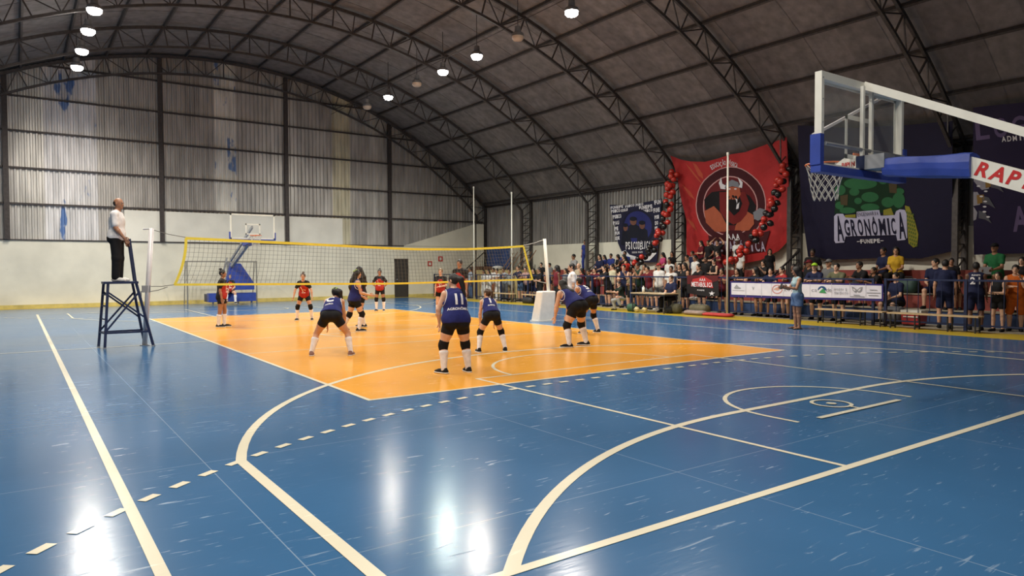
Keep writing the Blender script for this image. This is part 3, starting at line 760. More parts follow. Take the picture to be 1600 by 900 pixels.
# stairs with black railings: at the far corner and before the fourth column
def stair_rail(name, lab, y0, x0, x1, z0, z1, n):
    t = thing(name, (x0, y0, 0), lab, 'railing')
    MB().bar((x0, y0, z0+.95), (x1, y0, z1+.95), .05).wbuild('hand_rail', M_black, t); MB().bar((x0, y0, z0+.1), (x1, y0, z1+.1), .04).wbuild('lower_rail', M_black, t)
    for i in range(n+1):
        q = i/n; MB().tube([(x0+(x1-x0)*q, y0, z0+(z1-z0)*q+.0), (x0+(x1-x0)*q, y0, z0+(z1-z0)*q+.95)], .014, 6).wbuild('baluster', M_black, t)
stair_rail('stair_railing', 'black railing climbing the stairs at the far corner', 17.4, 12.62, 14.6, .2, 1.75, 14)
M_brick = mat('brown_brick_paint', (.17, .075, .04), .8, 0, .25, 6)
sf = thing('stair_flight', (13.7, 18.0, 0), 'brown stair flight in the far corner', 'stair')
for i in range(8): MB().box((12.55+.27*i, 17.3, 0), (12.55+.27*(i+1), 18.8, .22*(i+1))).wbuild('step', M_brick, sf)
MB().box((12.55+.27*8, 17.3, 0), (14.95, 18.8, 1.76)).wbuild('landing', M_brick, sf)
stair_rail('stair_railing', 'black railing beside the stairs right of the red banner', -2.55, 13.55, 15.1, .42, 1.28, 10)
MB().box((13.6, 12.6, 0), (14.9, 16.9, 1.55)).wbuild('stage_block', mat('tan_plaster', (.48, .38, .18), .8, 0, .12, 3), None, label='tan plastered stage block behind the people in white', cat='stage')
tp = MB(); nn = 14
vs = []
for i in range(nn+1):
    for j in range(7): vs.append((15.05+.05*math.sin(i*1.1)+.02*math.sin(j*2+i), 18.0-(18.0-15.6)*i/nn, 1.56+1.25*j/6))
fs = [(i*7+j, i*7+j+1, (i+1)*7+j+1, (i+1)*7+j) for i in range(nn) for j in range(6)]
tpo = tp.add(vs, fs).wbuild('tarpaulin', mat('blue_tarp', (.025, .06, .19), .5, 0, .15, 3), None, True, label='blue tarpaulin hung over the stage at the far corner', cat='tarpaulin')
sd_ = tpo.modifiers.new('thick', 'SOLIDIFY'); sd_.thickness = .012
MB().ball((14.2, 15.6, 1.66), (.36, .3, .14), 14, 8).wbuild('folded_cloth', mat('white_fabric', (.65, .64, .62), .8, 0, .1, 9, .4), None, True, label='bundle of white cloth on the tan stage', cat='cloth')
M_plank = mat('brown_plank', (.20, .10, .045), .6, 0, .25, 6)
for i in range(6):
    y = 15.2-.42*i; MB().bar((14.2, y, 1.56), (14.75, y-.38, 2.5+.06*(i % 3)), .18, .04).wbuild('plank', M_plank, None, label='brown wooden board leaning above the tan stage', cat='plank', group='planks leaning on the stage')

# ---- benches
def bench(y0, y1, x, lab, h_=.43):
    t = thing('bench', (x, (y0+y1)/2, 0), lab, 'bench')
    L = abs(y1-y0)/2
    for k, xx in enumerate((-.09, .09)): MB().box((xx-.085, -L, h_-.035), (xx+.085, L, h_)).build('seat_plank', M_wood, t)
    for yy in (-L+.08, -L*.36, L*.36, L-.08):
        for xx in (-.13, .13): MB().box((xx-.015, yy-.015, 0), (xx+.015, yy+.015, h_-.035)).build('leg', M_black, t)
        MB().box((-.13, yy-.012, .05), (.13, yy+.012, .075)).build('leg_brace', M_black, t)
    return t
bench(-5.45, -7.45, 11.55, 'long wooden bench in front of the sponsor banner')
bench(-7.62, -9.85, 11.45, 'long wooden bench in front of the red cooler')
bench(12.4, 10.2, 11.5, 'wooden bench by the fence near the people in white')
bench(9.4, 7.6, 11.5, 'wooden bench behind the padded net post')
# ---- scorer's table, chair, balls, bags, cooler
tb = thing('scorer_table', (11.1, .75, 0), 'dark-topped folding scorer table in front of the fence', 'table')
MB().box((-.38, -.85, .70), (.38, .85, .735)).build('table_top', M_wood, tb)
MB().box((-.36, -.83, .64), (.36, .83, .70)).build('apron', M_black, tb)
for x in (-.33, .33):
    for y in (-.78, .78): MB().tube([(x, y, 0), (x, y, .64)], .018, 8).build('leg', M_black, tb)
MB().tube([(-.33, -.78, .2), (-.33, .78, .2)], .012, 6).build('stretcher', M_black, tb)
MB().box((10.95, .1, .735), (11.2, .42, .745)).wbuild('paper', M_white, None, label='white score sheet lying on the scorer table', cat='paper')
MB().tube([(11.05, 1.25, .735), (11.05, 1.25, .93)], .05, 10).tube([(11.05, 1.25, .93), (11.05, 1.25, .98)], [.03, .02], 8).wbuild('bottle', M_white, None, True, label='white squeeze bottle standing on the scorer table', cat='bottle')
ch = thing('chair', (11.62, .35, 0), 'pale plastic chair behind the scorer table', 'chair')
MP = mat('cream_plastic', (.55, .5, .38), .5)
MB().box((-.21, -.21, .42), (.21, .21, .45)).build('seat', MP, ch); MB().box((.18, -.21, .45), (.22, .21, .85)).build('backrest', MP, ch)
for x in (-.18, .18):
    for y in (-.18, .18): MB().tube([(x, y, 0), (x, y, .42)], .018, 6).build('leg', MP, ch)
def ball(x, y, r, cols, lab):
    t = thing('volleyball', (x, y, r), lab, 'ball', 'balls under the scorer table')
    MB().ball((0, 0, 0), r, 18, 12).build('shell', mat('ball_'+lab[:6], cols, .45, 0, .05), t, True)
    for k in range(3):
        R = Matrix.Rotation(k*PI/3, 3, 'X'); mb = MB(); pts = [R @ Vector((math.cos(2*PI*i/24), math.sin(2*PI*i/24), 0))*r*1.0 for i in range(24)]
        mb.tube(pts, .004, 4, closed=True).build('seam', M_navy, t)
ball(10.75, 1.3, .105, (.62, .52, .24), 'yellowish volleyball under the left end of the scorer table'); ball(10.8, .95, .105, (.64, .50, .2), 'cream volleyball beside the yellowish one under the scorer table')
def bag(x, y, sx, sy, sz, m, lab, strap=True, rz=0.0):
    t = thing('sports_bag', (x, y, 0), lab, 'bag', rz=rz)
    mb = MB(); nx_, nz_ = 10, 6; vs = []; fs = []
    for i in range(nx_+1):
        a = -1+2*i/nx_; e = (1-abs(a)**6)**.5*.35+.65 if abs(a) < 1 else .55
        for j in range(12):
            b = 2*PI*j/12; cx, cz = math.cos(b), math.sin(b); k = 1/max(abs(cx), abs(cz))**.6
            vs.append((sx/2*cx*k*e, sy/2*a, sz/2+sz/2*min(1, max(-1, cz*k*e))+.0))
    for i in range(nx_): fs += [(i*12+j, i*12+(j+1) % 12, (i+1)*12+(j+1) % 12, (i+1)*12+j) for j in range(12)]
    fs += [tuple(range(11, -1, -1)), tuple(range(nx_*12, nx_*12+12))]
    mb.add(vs, fs).build('bag_body', m, t, True)
    if strap: MB().tube([(0, -sy*.28, sz*.93), (0, -sy*.2, sz*1.12), (0, sy*.2, sz*1.12), (0, sy*.28, sz*.93)], .014, 6).build('strap', M_black, t)
    MB().bar((0, -sy*.4, sz*1.0), (0, sy*.4, sz*1.0), .015).build('zip', M_grey, t)
MBG = lambda n, c: mat('bag_'+n, c, .7, 0, .2, 8, .4)
bag(11.35, -.05, .35, .45, .36, MBG('olive', (.09, .085, .05)), 'round olive bag at the foot of the fence post')
bag(11.2, .12, .22, .3, .26, MBG('black', (.012, .012, .014)), 'small black bag before the olive one')
bag(11.7, -.85, .4, .8, .35, MBG('khaki', (.10, .085, .045)), 'long khaki bag below the black team banner')
bag(11.3, -1.0, .4, .9, .16, MBG('patterned', (.28, .2, .17)), 'flat patterned bag on the yellow strip', False)
bag(11.35, -1.9, .4, 1.25, .12, MBG('red', (.42, .03, .03)), 'flat red bag lying on the yellow strip', False)
bag(11.45, 9.0, .35, .7, .3, MBG('dark', (.02, .02, .025)), 'dark duffel bag under the bench by the net post')
bag(10.95, 1.75, .3, .35, .3, MBG('green', (.03, .09, .05)), 'dark green bag beside the squatting man', rz=.4)
bag(12.9, -7.0, .5, .6, .5, MBG('grey', (.09, .09, .10)), 'dark grey bag behind the fence gate post')
bag(14.55, -6.6, .5, .7, .45, MBG('teal', (.03, .065, .055)), 'dark teal cloth bag on the top bleacher step')
bag(14.55, -5.05, .4, .5, .4, MBG('blackpack', (.014, .014, .016)), 'black backpack left on the bleacher beside the seated men')
for o_ in bpy.data.objects:
    if o_.name.startswith('sports_bag') and o_.get('label', '').find('bleacher') >= 0: o_.location.z = .85
co = thing('cooler', (12.55, -7.75, 0), 'red picnic cooler with white lid behind the long bench', 'cooler')
MB().prism([(-.24, .05), (.24, .05), (.27, .38), (-.27, .38)], 0, -.2, .2).build('cooler_body', mat('red_plastic', (.36, .03, .03), .4), co)
MB().box((-.21, -.28, .38), (.21, .28, .45)).build('lid', M_white, co); MB().box((-.225, -.2, .25), (-.2, .2, .28)).build('handle', M_white, co)
MB().box((-.18, -.22, 0), (.18, .22, .05)).build('foot_rim', M_black, co)

# ================================================================ BANNERS
def px_plane(X):
    return lambda u, v: on_x(u, v, X)
def fill2d(poly, sub=.18):
    """concave polygon -> triangles with short edges (2-D)"""
    bm = bmesh.new(); vs = [bm.verts.new((x, y, 0)) for x, y in poly]; f = bm.faces.new(vs); f.normal_update()
    bmesh.ops.triangulate(bm, faces=[f])
    for _ in range(5):
        es = [e for e in bm.edges if e.calc_length() > sub]
        if not es: break
        bmesh.ops.subdivide_edges(bm, edges=es, cuts=1); bmesh.ops.triangulate(bm, faces=bm.faces)
    bm.verts.index_update(); V = [(v.co.x, v.co.y) for v in bm.verts]; F = [tuple(v.index for v in f.verts) for f in bm.faces]; bm.free(); return V, F
class Banner:
    """hung cloth on a plane x = X; shapes in (y, z) metres, sized from the photograph; folds shared by cloth and print"""
    def pt(s, u, v):
        d = ray(u, v); t = (s.X-CAM[0]-s.k*(CAM[2]-2))/(d[0]+s.k*d[2]); return CAM+d*t
    def __init__(s, X, label, fold, m, outline_px, cat='banner', grid=.12, k=0.0):
        s.X = X; s.k = k; s.fold = fold; P = [s.pt(u, v) for u, v in outline_px]; s.yz = [(p[1], p[2]) for p in P]
        cy = sum(p[0] for p in s.yz)/len(P); zb = min(p[1] for p in s.yz)
        s.t = thing('banner', (X, cy, zb), label, cat); s.layer = 0
        V, F = fill2d(s.yz, grid*2)
        o = s.put(V, F, 'cloth', m, 0); md = o.modifiers.new('thick', 'SOLIDIFY'); md.thickness = .006; md.offset = -1
        s.layer = 1
    def put(s, V, F, name, m, layer=None, label=None):
        l = s.layer if layer is None else layer
        vs = [(s.X-s.k*(z-2)-s.fold(y, z)-.007*l, y, z) for y, z in V]
        fs = []
        for f in F:
            (y0, z0), (y1, z1), (y2, z2) = (V[i] for i in f[:3])
            fs.append(f if (y1-y0)*(z2-z0)-(z1-z0)*(y2-y0) < 0 else f[::-1])
        mb = MB().add(vs, fs)
        return mb.wbuild(name, m, s.t, label=label)
    def poly(s, px, name, m, layer=None):
        P = [s.pt(u, v) for u, v in px]; V, F = fill2d([(p[1], p[2]) for p in P]); return s.put(V, F, name, m, layer)
    def text(s, body, u, v, hpx, m, wpx=None, name='lettering', bold=.02, rot=0.0, layer=None):
        """one centred word: hpx = capital height in photograph pixels, wpx = its width"""
        V, F = text_geo(body, 1.0, bold, 1.0, sub=.5)
        xs = [q[0] for q in V]; zs = [q[1] for q in V]
        c = s.pt(u, v); a = s.pt(u, v-hpx/2); b = s.pt(u, v+hpx/2); H_ = a[2]-b[2]
        ky = H_/(max(zs)-min(zs))
        if wpx: L_ = abs(s.pt(u-wpx/2, v)[1]-s.pt(u+wpx/2, v)[1]); kx = L_/(max(xs)-min(xs))
        else: kx = ky
        mx = (max(xs)+min(xs))/2; mz = (max(zs)+min(zs))/2; cr_, sr_ = math.cos(rot), math.sin(rot)
        W = []
        for x, z in V:
            x = (x-mx)*kx; z = (z-mz)*ky; W.append((c[1]-(x*cr_-z*sr_), c[2]+(x*sr_+z*cr_)))
        return s.put(W, F, name, m, layer)
def ell_px(cx, cy, rx_, ry_, a0=0, a1=360, n=36): return [(cx+rx_*math.cos(math.radians(a0+(a1-a0)*i/n)), cy-ry_*math.sin(math.radians(a0+(a1-a0)*i/n))) for i in range(n if a1-a0 == 360 else n+1)]
def ring_px(cx, cy, rx_, ry_, t, n=40):
    o_ = ell_px(cx, cy, rx_, ry_, 90, 449, n); i_ = ell_px(cx, cy, rx_-t, ry_-t, 90, 449, n)[::-1]; return o_+i_
PM = lambda n, c: mat('print_'+n, c, .65, 0, .06, 5, spec=.25)
pr_white = PM('white', (.72, .70, .74)); pr_navy = PM('navy', (.010, .010, .030)); pr_lav = PM('lavender', (.50, .49, .66))
# -- red banner
M_redc = mat('banner_red_cloth', (.42, .025, .027), .6, 0, .12, 2.0, spec=.3)
fr_ = lambda y, z: .03*math.sin(4.2*y+3.1*z)*min(1, abs(y-.8)/2.6)**2+.06*math.sin(2.2*y+1.1*z)*math.sin(.9*z)+.03*math.sin(5*y-2.5*z)*max(0, min(1, (3.2-abs(y-.8))/3))*(.4+.6*min(1, abs(y-.9)/2.4))
R_ = Banner(15.5, 'huge red banner with a horned warrior in a ring, hung between two columns', fr_, M_redc,
            [(1047, 243), (1062, 249), (1080, 252.5), (1100, 253), (1120, 248), (1140, 241), (1165, 238), (1190, 229), (1210, 221), (1228, 214), (1231, 260), (1232, 330), (1232, 375), (1216, 392), (1190, 406), (1150, 415), (1120, 405), (1074, 400), (1072, 345), (1062, 290)], k=.21)
p_mar = PM('maroon', (.055, .008, .012)); p_pink = PM('pale_pink', (.60, .33, .33)); p_skin = PM('ember', (.40, .10, .05)); p_blk = PM('black', (.008, .006, .008)); p_gr = PM('steel_grey', (.20, .21, .24)); p_or = PM('orange_streak', (.50, .09, .05))
for a in ([(1072, 255), (1080, 262), (1090, 275), (1098, 288), (1092, 282), (1083, 270)], [(1084, 254), (1090, 258), (1098, 272), (1099, 280), (1092, 274)], [(1068, 288), (1080, 300), (1086, 312), (1078, 306)], [(1072, 340), (1084, 348), (1090, 362), (1080, 352)]): R_.poly(a, 'ember_streak', p_or)
R_.layer = 1
R_.poly(ell_px(1142, 320, 55, 60), 'emblem_rim', p_pink); R_.layer = 2; R_.poly(ell_px(1142, 320, 53.5, 58.5), 'emblem_ring', p_mar)
R_.layer = 3; R_.poly(ell_px(1141, 322, 43, 47), 'inner_rim', p_pink); R_.layer = 4; R_.poly(ell_px(1141, 322, 41.3, 45.3), 'inner_field', PM('dark_red', (.13, .012, .016)))
R_.layer = 5
R_.poly([(1100, 312), (1112, 300), (1128, 298), (1158, 298), (1172, 306), (1182, 322), (1178, 340), (1160, 352), (1122, 352), (1104, 336)], 'cloak', p_blk)
R_.layer = 5.5
R_.poly([(1100, 330), (1116, 322), (1128, 334), (1136, 350), (1142, 362), (1118, 362), (1104, 348)], 'shoulder', p_skin)
R_.poly([(1178, 336), (1168, 330), (1158, 340), (1150, 352), (1148, 362), (1172, 360), (1180, 350)], 'shoulder', p_skin)
R_.layer = 6
R_.poly([(1124, 300), (1166, 300), (1172, 318), (1168, 335), (1158, 346), (1147, 351), (1136, 345), (1126, 330)], 'red_mane', PM('mane', (.17, .015, .015)))
R_.layer = 7
R_.poly([(1137, 292), (1158, 292), (1160, 304), (1155, 312), (1140, 312), (1136, 302)], 'face', p_skin)
R_.poly([(1137, 308), (1147, 305), (1158, 307), (1162, 318), (1157, 330), (1148, 337), (1140, 328)], 'beard', p_blk)
R_.layer = 8
R_.poly([(1133, 295), (1136, 286), (1146, 281), (1156, 285), (1159, 294), (1147, 291)], 'helmet', p_gr)
R_.poly([(1135, 296), (1126, 295), (1123, 286), (1127, 277), (1129, 287), (1135, 290)], 'horn', pr_white); R_.poly([(1157, 293), (1159, 288), (1155, 277), (1163, 285), (1162, 294)], 'horn', pr_white)
for x in (1142, 1152): R_.poly(ell_px(x, 295.5, 2.2, 1.1, n=10), 'eye', pr_white)
R_.poly([(1152, 310), (1155, 312), (1154, 320), (1158, 316), (1156, 326), (1152, 327), (1154, 318)], 'beard_streak', pr_white)  # white streak printed on the black beard
R_.poly([(1178, 332), (1188, 325), (1197, 328), (1195, 340), (1186, 345), (1180, 342)], 'axe_head', p_gr)
R_.layer = 6
R_.poly([(1108, 368), (1125, 372), (1136, 360), (1158, 360), (1166, 370), (1185, 366), (1204, 360), (1196, 392), (1140, 402), (1112, 390)], 'scroll', p_mar)
for i, (ch_, x) in enumerate(zip('AAA', (1140, 1147, 1154))): R_.layer = 9; R_.text(ch_, x, 370, 9, pr_white, 6)
R_.layer = 9
for i, ch_ in enumerate('METABÓLICA'): R_.text(ch_, 1117+i*8.6, 385-(.15*(i-4.5)**2)*-.1, 16 if i not in (5,) else 19, PM('lilac', (.42, .36, .48)), 6.6 if ch_ != 'I' else 2.2)
for i, ch_ in enumerate('EDUCAÇÃO'): R_.layer = 2; k = (i-7.5)/8; R_.text(ch_, 1133.5+k*24, 254.5+8*k*k+(2 if ch_ == 'Ç' else 0)-(1.2 if ch_ == 'Ã' else 0), 7.2 if ch_ not in 'ÇÃ' else 9.2, pr_white, 2.6, rot=-.42*k)
for i, ch_ in enumerate('FÍSICA'): k = (i+1.5)/7; R_.text(ch_, 1134+k*19, 254.5+5*k*k-(1.2 if ch_ == 'Í' else 0), 7.2 if ch_ != 'Í' else 9.0, pr_white, 2.6 if ch_ not in 'IÍ' else 1.2, rot=-.38*k)
# -- small navy banner with white lettering border and three plain figures
fb_ = lambda y, z: .03*math.sin(3*y+2*z)+.02*math.sin(6*y)
N_ = Banner(15.6, 'navy banner with white lettered border and three figures, hung askew behind balloons', fb_, PM('navy_cloth', (.014, .014, .040)), [(953, 320), (975, 320.5), (1000, 318), (1034, 310), (1032, 345), (1029, 380), (1026, 410), (1005, 410), (983, 404), (975, 402), (966, 380), (960, 350)])
for i, (w_, u, v, h_, wd) in enumerate((('FUNEPE', 964, 323.5, 4.5, 18), ('PSICO', 984, 321.5, 3.6, 16), ('PSICO', 1000, 319.5, 3.6, 13), ('PSICO', 962, 329.5, 5, 13), ('ODELI', 975, 328, 4.2, 12), ('FUNEPE', 1009, 323.5, 6, 20), ('FUN', 1027, 315.5, 7, 11), ('PSICO', 964, 338, 6, 12), ('PSICO', 1012, 329, 4, 14), ('FUNE', 1025.5, 328, 7, 11), ('PAU', 962.5, 348, 6, 9), ('PSI', 1026, 339, 6, 8), ('PE', 963, 357, 6, 6), ('DO', 1026, 348, 6, 6), ('FUN', 964.5, 364, 5.5, 7), ('ODE', 965, 372, 5.5, 7), ('PE', 1025.5, 356, 5, 5))):
    for k, ch_ in enumerate(w_): N_.layer = 2; N_.text(ch_, u-wd/2+wd*(k+.5)/len(w_), v-.16*(k-len(w_)/2)*wd/len(w_), h_, pr_white, wd/len(w_)*.86, rot=.16, bold=.05)
N_.layer = 3
N_.poly(ell_px(997, 355, 25, 28.5), 'round_field', pr_navy); N_.layer = 4; N_.poly(ell_px(997, 355, 21.5, 25), 'blue_glow', PM('royal_blue', (.02, .025, .14)))
N_.layer = 5
for cx, cy, s_ in ((979, 356, 1.0), (991, 346, 1.15), (1004, 352, 1.15)):
    N_.poly([(cx-8*s_, cy+26), (cx-6*s_, cy+7), (cx-2, cy+4), (cx+3, cy+4), (cx+7*s_, cy+8), (cx+9*s_, cy+26)], 'figure_body', PM('ink', (.008, .009, .02)), 5)
    N_.poly(ell_px(cx, cy, 4*s_, 5.2*s_, n=14), 'figure_head', PM('dusk_skin', (.16, .07, .05)), 6); N_.poly(ell_px(cx, cy-4, 4.5*s_, 3*s_, n=14), 'figure_hair', PM('ink', (.008, .009, .02)), 7)
for i, ch_ in enumerate('PSICODÉLICA'): N_.layer = 8; N_.text(ch_, 981+i*3.55, 384-.33*i*.4, 12 if ch_ != 'É' else 14, pr_white, 2.9 if ch_ != 'I' else 1.1)
for i, ch_ in enumerate('DESDE FUNEPE'):
    if ch_ != ' ': N_.text(ch_, 989+i*1.5, 394.5-.05*i, 2.6, pr_white, 1.1)
N_.layer = 4; N_.poly([(970, 394), (978, 391), (984, 398), (1000, 403), (1014, 402), (1024, 391), (1026, 396), (1016, 407), (998, 408), (980, 404)], 'white_scroll', pr_white)
# -- agronomy banner
fa_ = lambda y, z: .025*math.sin(2*y+1.2*z)+.015*math.sin(4.1*y-z)
A_ = Banner(15.5, 'dark navy banner with a lettered title plate and a corn cob', fa_, PM('deep_navy_cloth', (.0125, .011, .034)), [(1247, 196), (1330, 200), (1410, 196), (1488, 189), (1489, 300), (1490, 392), (1440, 404), (1380, 403), (1300, 406), (1262, 401), (1252, 330)], k=.27)
p_green = PM('leaf_green', (.03, .14, .055)); p_green2 = PM('dark_leaf_green', (.008, .035, .014)); p_corn = PM('corn', (.28, .26, .035)); p_corn2 = PM('husk', (.09, .14, .03))
# plain rounded leafy mass in place of the figure
A_.poly([(1304, 300), (1310, 288), (1318, 279), (1340, 276), (1384, 276), (1398, 286), (1412, 296), (1414, 318), (1408, 328), (1396, 332), (1300+4, 334), (1305, 322)], 'foliage_mass', p_green2)
A_.layer = 2
for cx, cy, a, b in ((1313, 297, 9, 8), (1345, 287, 26, 9), (1380, 280, 8, 8), (1336, 300, 8, 6), (1360, 308, 13, 8), (1342, 314, 6, 5), (1312, 321, 7, 6), (1325, 329, 13, 5), (1387, 316, 10, 8), (1404, 313, 10, 12), (1405, 299, 8, 5), (1360, 324, 14, 6)): A_.poly(ell_px(cx, cy, a, b, n=18), 'leaf_lobe', p_green)
A_.layer = 2.6
for x0, y0 in ((1313, 306), (1389, 287)): A_.poly([(x0, y0), (x0+13, y0-2), (x0+12, y0+15), (x0+1, y0+14)], 'husk_patch', PM('brown_husk', (.08, .06, .03)))
A_.poly([(1380, 328), (1392, 325), (1396, 336), (1380, 336)], 'corn_patch', p_corn); A_.poly([(1321, 336), (1338, 335), (1338, 340), (1321, 340)], 'corn_patch', p_corn)
A_.poly([(1414, 321), (1421, 323), (1430, 345), (1436, 366), (1434, 384), (1428, 387), (1420, 380), (1418, 350)], 'corn_cob', p_corn)
A_.layer = 3
for r_i in range(9):
    for c_i in range(4):
        x0 = 1417.5+c_i*3.3+r_i*.75; y0 = 332+r_i*6+c_i*1.2; A_.poly(ell_px(x0, y0, 1.25, 2.2, n=8), 'kernel', p_corn2)
A_.layer = 4
A_.poly([(1304, 338), (1308, 334), (1318, 334), (1322, 340), (1340, 341), (1340, 331), (1374, 328), (1376, 337), (1398, 336), (1400, 330), (1406, 327), (1414, 328), (1417, 334), (1418, 372), (1414, 375), (1402, 376), (1400, 367), (1322, 369.5), (1320, 379), (1307, 380), (1305, 376)], 'title_plate', pr_lav)
A_.layer = 5
for i, (ch_, x, y0, h_, wd) in enumerate((('A', 1313, 357, 40, 10), ('G', 1324.5, 356, 26, 8), ('R', 1335, 356, 26, 8), ('O', 1345.5, 355.5, 26, 8), ('N', 1356.5, 355.5, 26, 8.5), ('Ô', 1367, 353.5, 30, 8), ('M', 1379, 354.5, 26, 10), ('I', 1388.5, 354, 26, 3), ('C', 1396, 353.5, 26, 7), ('A', 1409, 352.5, 42, 11))): A_.text(ch_, x, y0, h_, pr_navy, wd, bold=.028)
for i, ch_ in enumerate('ENGENHARIA'): A_.text(ch_, 1342.5+i*3.2, 335.5-.25*i, 6, pr_navy, 2.5 if ch_ != 'I' else .8, bold=.0)
for i, ch_ in enumerate('–FUNEPE–'): A_.text(ch_, 1342+i*5.2, 377.5-.2*i, 6.5 if ch_ != '–' else 1.0, pr_white, 4.2 if ch_ != '–' else 4.6, bold=.03)
# -- purple banner, cut by the frame
fl_ = lambda y, z: .02*math.sin(2.5*y+z)
L_ = Banner(15.5, 'dark purple banner with claws and large lettering, cut by the right frame edge', fl_, PM('purple_cloth', (.018, .012, .042)), [(1520, 168), (1600, 160), (1700, 150), (1700, 392), (1600, 396), (1522, 398), (1521, 300)], k=.27)
p_pur = PM('violet', (.12, .085, .18))
for ch_, x, wd in (('L', 1535, 22), ('O', 1564, 22), ('G', 1592, 22)): L_.text(ch_, x, 203-.25*(x-1535)*.45, 31, p_pur, wd, bold=.03)
for i, ch_ in enumerate('ADMIN'): L_.text(ch_, 1569+i*8.5, 217.5-1.2*i*.6, 8.5, pr_white, 6.5 if ch_ != 'I' else 2.2)
L_.text('A', 1594, 342, 40, p_pur, 26, bold=.03)
for k, (x0, y0) in enumerate(((1543, 287), (1530, 312), (1524, 335))):
    L_.layer = 2
    L_.poly([(x0-20, y0-14), (x0-6, y0-16), (x0+4, y0-6), (x0+3, y0+8), (x0-8, y0+10), (x0-16, y0+2), (max(1522, x0-24), y0-4)] if k == 0 else [(1521.5, y0-12), (x0-2, y0-12), (x0+4, y0-3), (x0+2, y0+8), (1521.5, y0+10)], 'claw_fur', PM('fur_grey', (.30, .29, .33)))
    L_.layer = 3
    if k < 2: L_.poly([(x0-3, y0-7), (x0+8, y0-8), (x0+9, y0+4), (x0-2, y0+7)], 'claw_base', PM('ochre', (.26, .15, .04)))
    L_.poly([(x0+6, y0-6), (x0+16, y0-3), (x0+26, y0+14), (x0+16, y0+8), (x0+6, y0+6)], 'claw_tip', PM('claw_grey', (.10, .10, .12)))
L_.layer = 3
for i in range(9): a = i*1.7; L_.poly(ell_px(1527+13*math.sin(a)**2+i, 275+i*8, 3, 1.4, n=8), 'fur_tuft', pr_white)
# -- sponsor banner on the fence
fs_ = lambda y, z: .012*math.sin(3*y)
S_ = Banner(FX-.09, 'long white sponsor banner with purple border tied to the fence', fs_, PM('purple_border', (.035, .025, .16)), [(1141, 439.5), (1260, 441.5), (1380, 444), (1380, 470.5), (1260, 467.5), (1141, 464)])
S_.poly([(1143, 441.8), (1260, 444), (1377.5, 446.4), (1377.5, 466.8), (1260, 464.2), (1143, 458.6+1.5)], 'white_panel', PM('panel_white', (.70, .68, .76)))
S_.layer = 2; p_g = PM('logo_grey', (.30, .30, .33)); p_gl = PM('logo_faint', (.52, .50, .56))
for x in (1165, 1190, 1206, 1224, 1265.5, 1300, 1328, 1352.5): S_.poly([(x, 443), (x+.5, 443), (x+.5, 464), (x, 463.5)], 'divider', p_gl)
S_.poly([(1147, 450), (1151, 444.5), (1154, 448), (1158, 450), (1156, 451.5), (1149, 451)], 'logo_emblem', p_g); S_.poly([(1145, 453), (1163, 454), (1163, 454.7), (1145, 453.7)], 'logo_rule', p_g)
S_.text('V', 1177, 450.5, 5, p_g, 3.5); S_.poly(ring_px(1215, 452, 8, 7, 1.2), 'round_logo', PM('logo_red', (.55, .22, .20))); S_.poly([(1209, 452), (1214, 449), (1221, 450), (1216, 454)], 'round_logo_mark', PM('logo_red2', (.60, .33, .26)))
for i, ch_ in enumerate('Reis'): S_.text(ch_, 1227.5+i*4.7, 452.8, 5.5 if ch_ in 'Ri' else 4, p_g, 3.6 if ch_ != 'i' else 1, bold=0)
for ch_, x in (('c', 1270), ('a', 1275), ('d', 1293.5), ('e', 1298)): S_.text(ch_, x, 454 if ch_ != 'd' else 453.2, 4 if ch_ != 'd' else 5.6, p_g, 4, bold=0)
S_.poly(ell_px(1285, 453.5, 7, 6.6, 0, 180, 14), 'round_logo', PM('logo_blue', (.02, .07, .19))); S_.layer = 3; S_.poly([(1280, 457), (1287, 450), (1292, 458)], 'round_logo_leaf', PM('logo_green', (.05, .28, .10))); S_.poly([(1279, 454), (1284, 449.5), (1287, 451), (1281, 456)], 'round_logo_swoosh', pr_white)
for i, ch_ in enumerate('Apollo &'):
    if ch_ != ' ': S_.text(ch_, 1304.5+i*2.6, 452+.05*i, 4.6 if ch_ in 'Al&' else 3, p_g, 2.2 if ch_ != 'l' else .7, bold=0)
for i, ch_ in enumerate('Margotto'): S_.text(ch_, 1305.5+i*2.7, 457.8+.05*i, 4.8 if ch_ in 'Mgt' else 3, p_g, 2.4 if ch_ != 't' else 1.3, bold=0)
S_.poly([(1331, 447.5), (1335, 449), (1339.5, 453), (1344, 449), (1348, 448), (1346, 455), (1342, 457), (1339.5, 455), (1337, 457), (1333, 454)], 'butterfly_logo', p_g); S_.layer = 4; S_.poly([(1334, 450.5), (1337.5, 453.5), (1336.5, 455), (1334, 453)], 'butterfly_wing', pr_white); S_.poly([(1345, 450.5), (1341.5, 453.5), (1342.5, 455), (1345, 453)], 'butterfly_wing', pr_white)
S_.layer = 3
for u, v, w_ in ((1339, 461, 10), (1340, 463.3, 22), (1365, 453, 12), (1365, 457.5, 22), (1365, 461.5, 16)): S_.poly([(u-w_/2, v-.6), (u+w_/2, v-.2), (u+w_/2, v+.8), (u-w_/2, v+.4)], 'small_print', p_g)
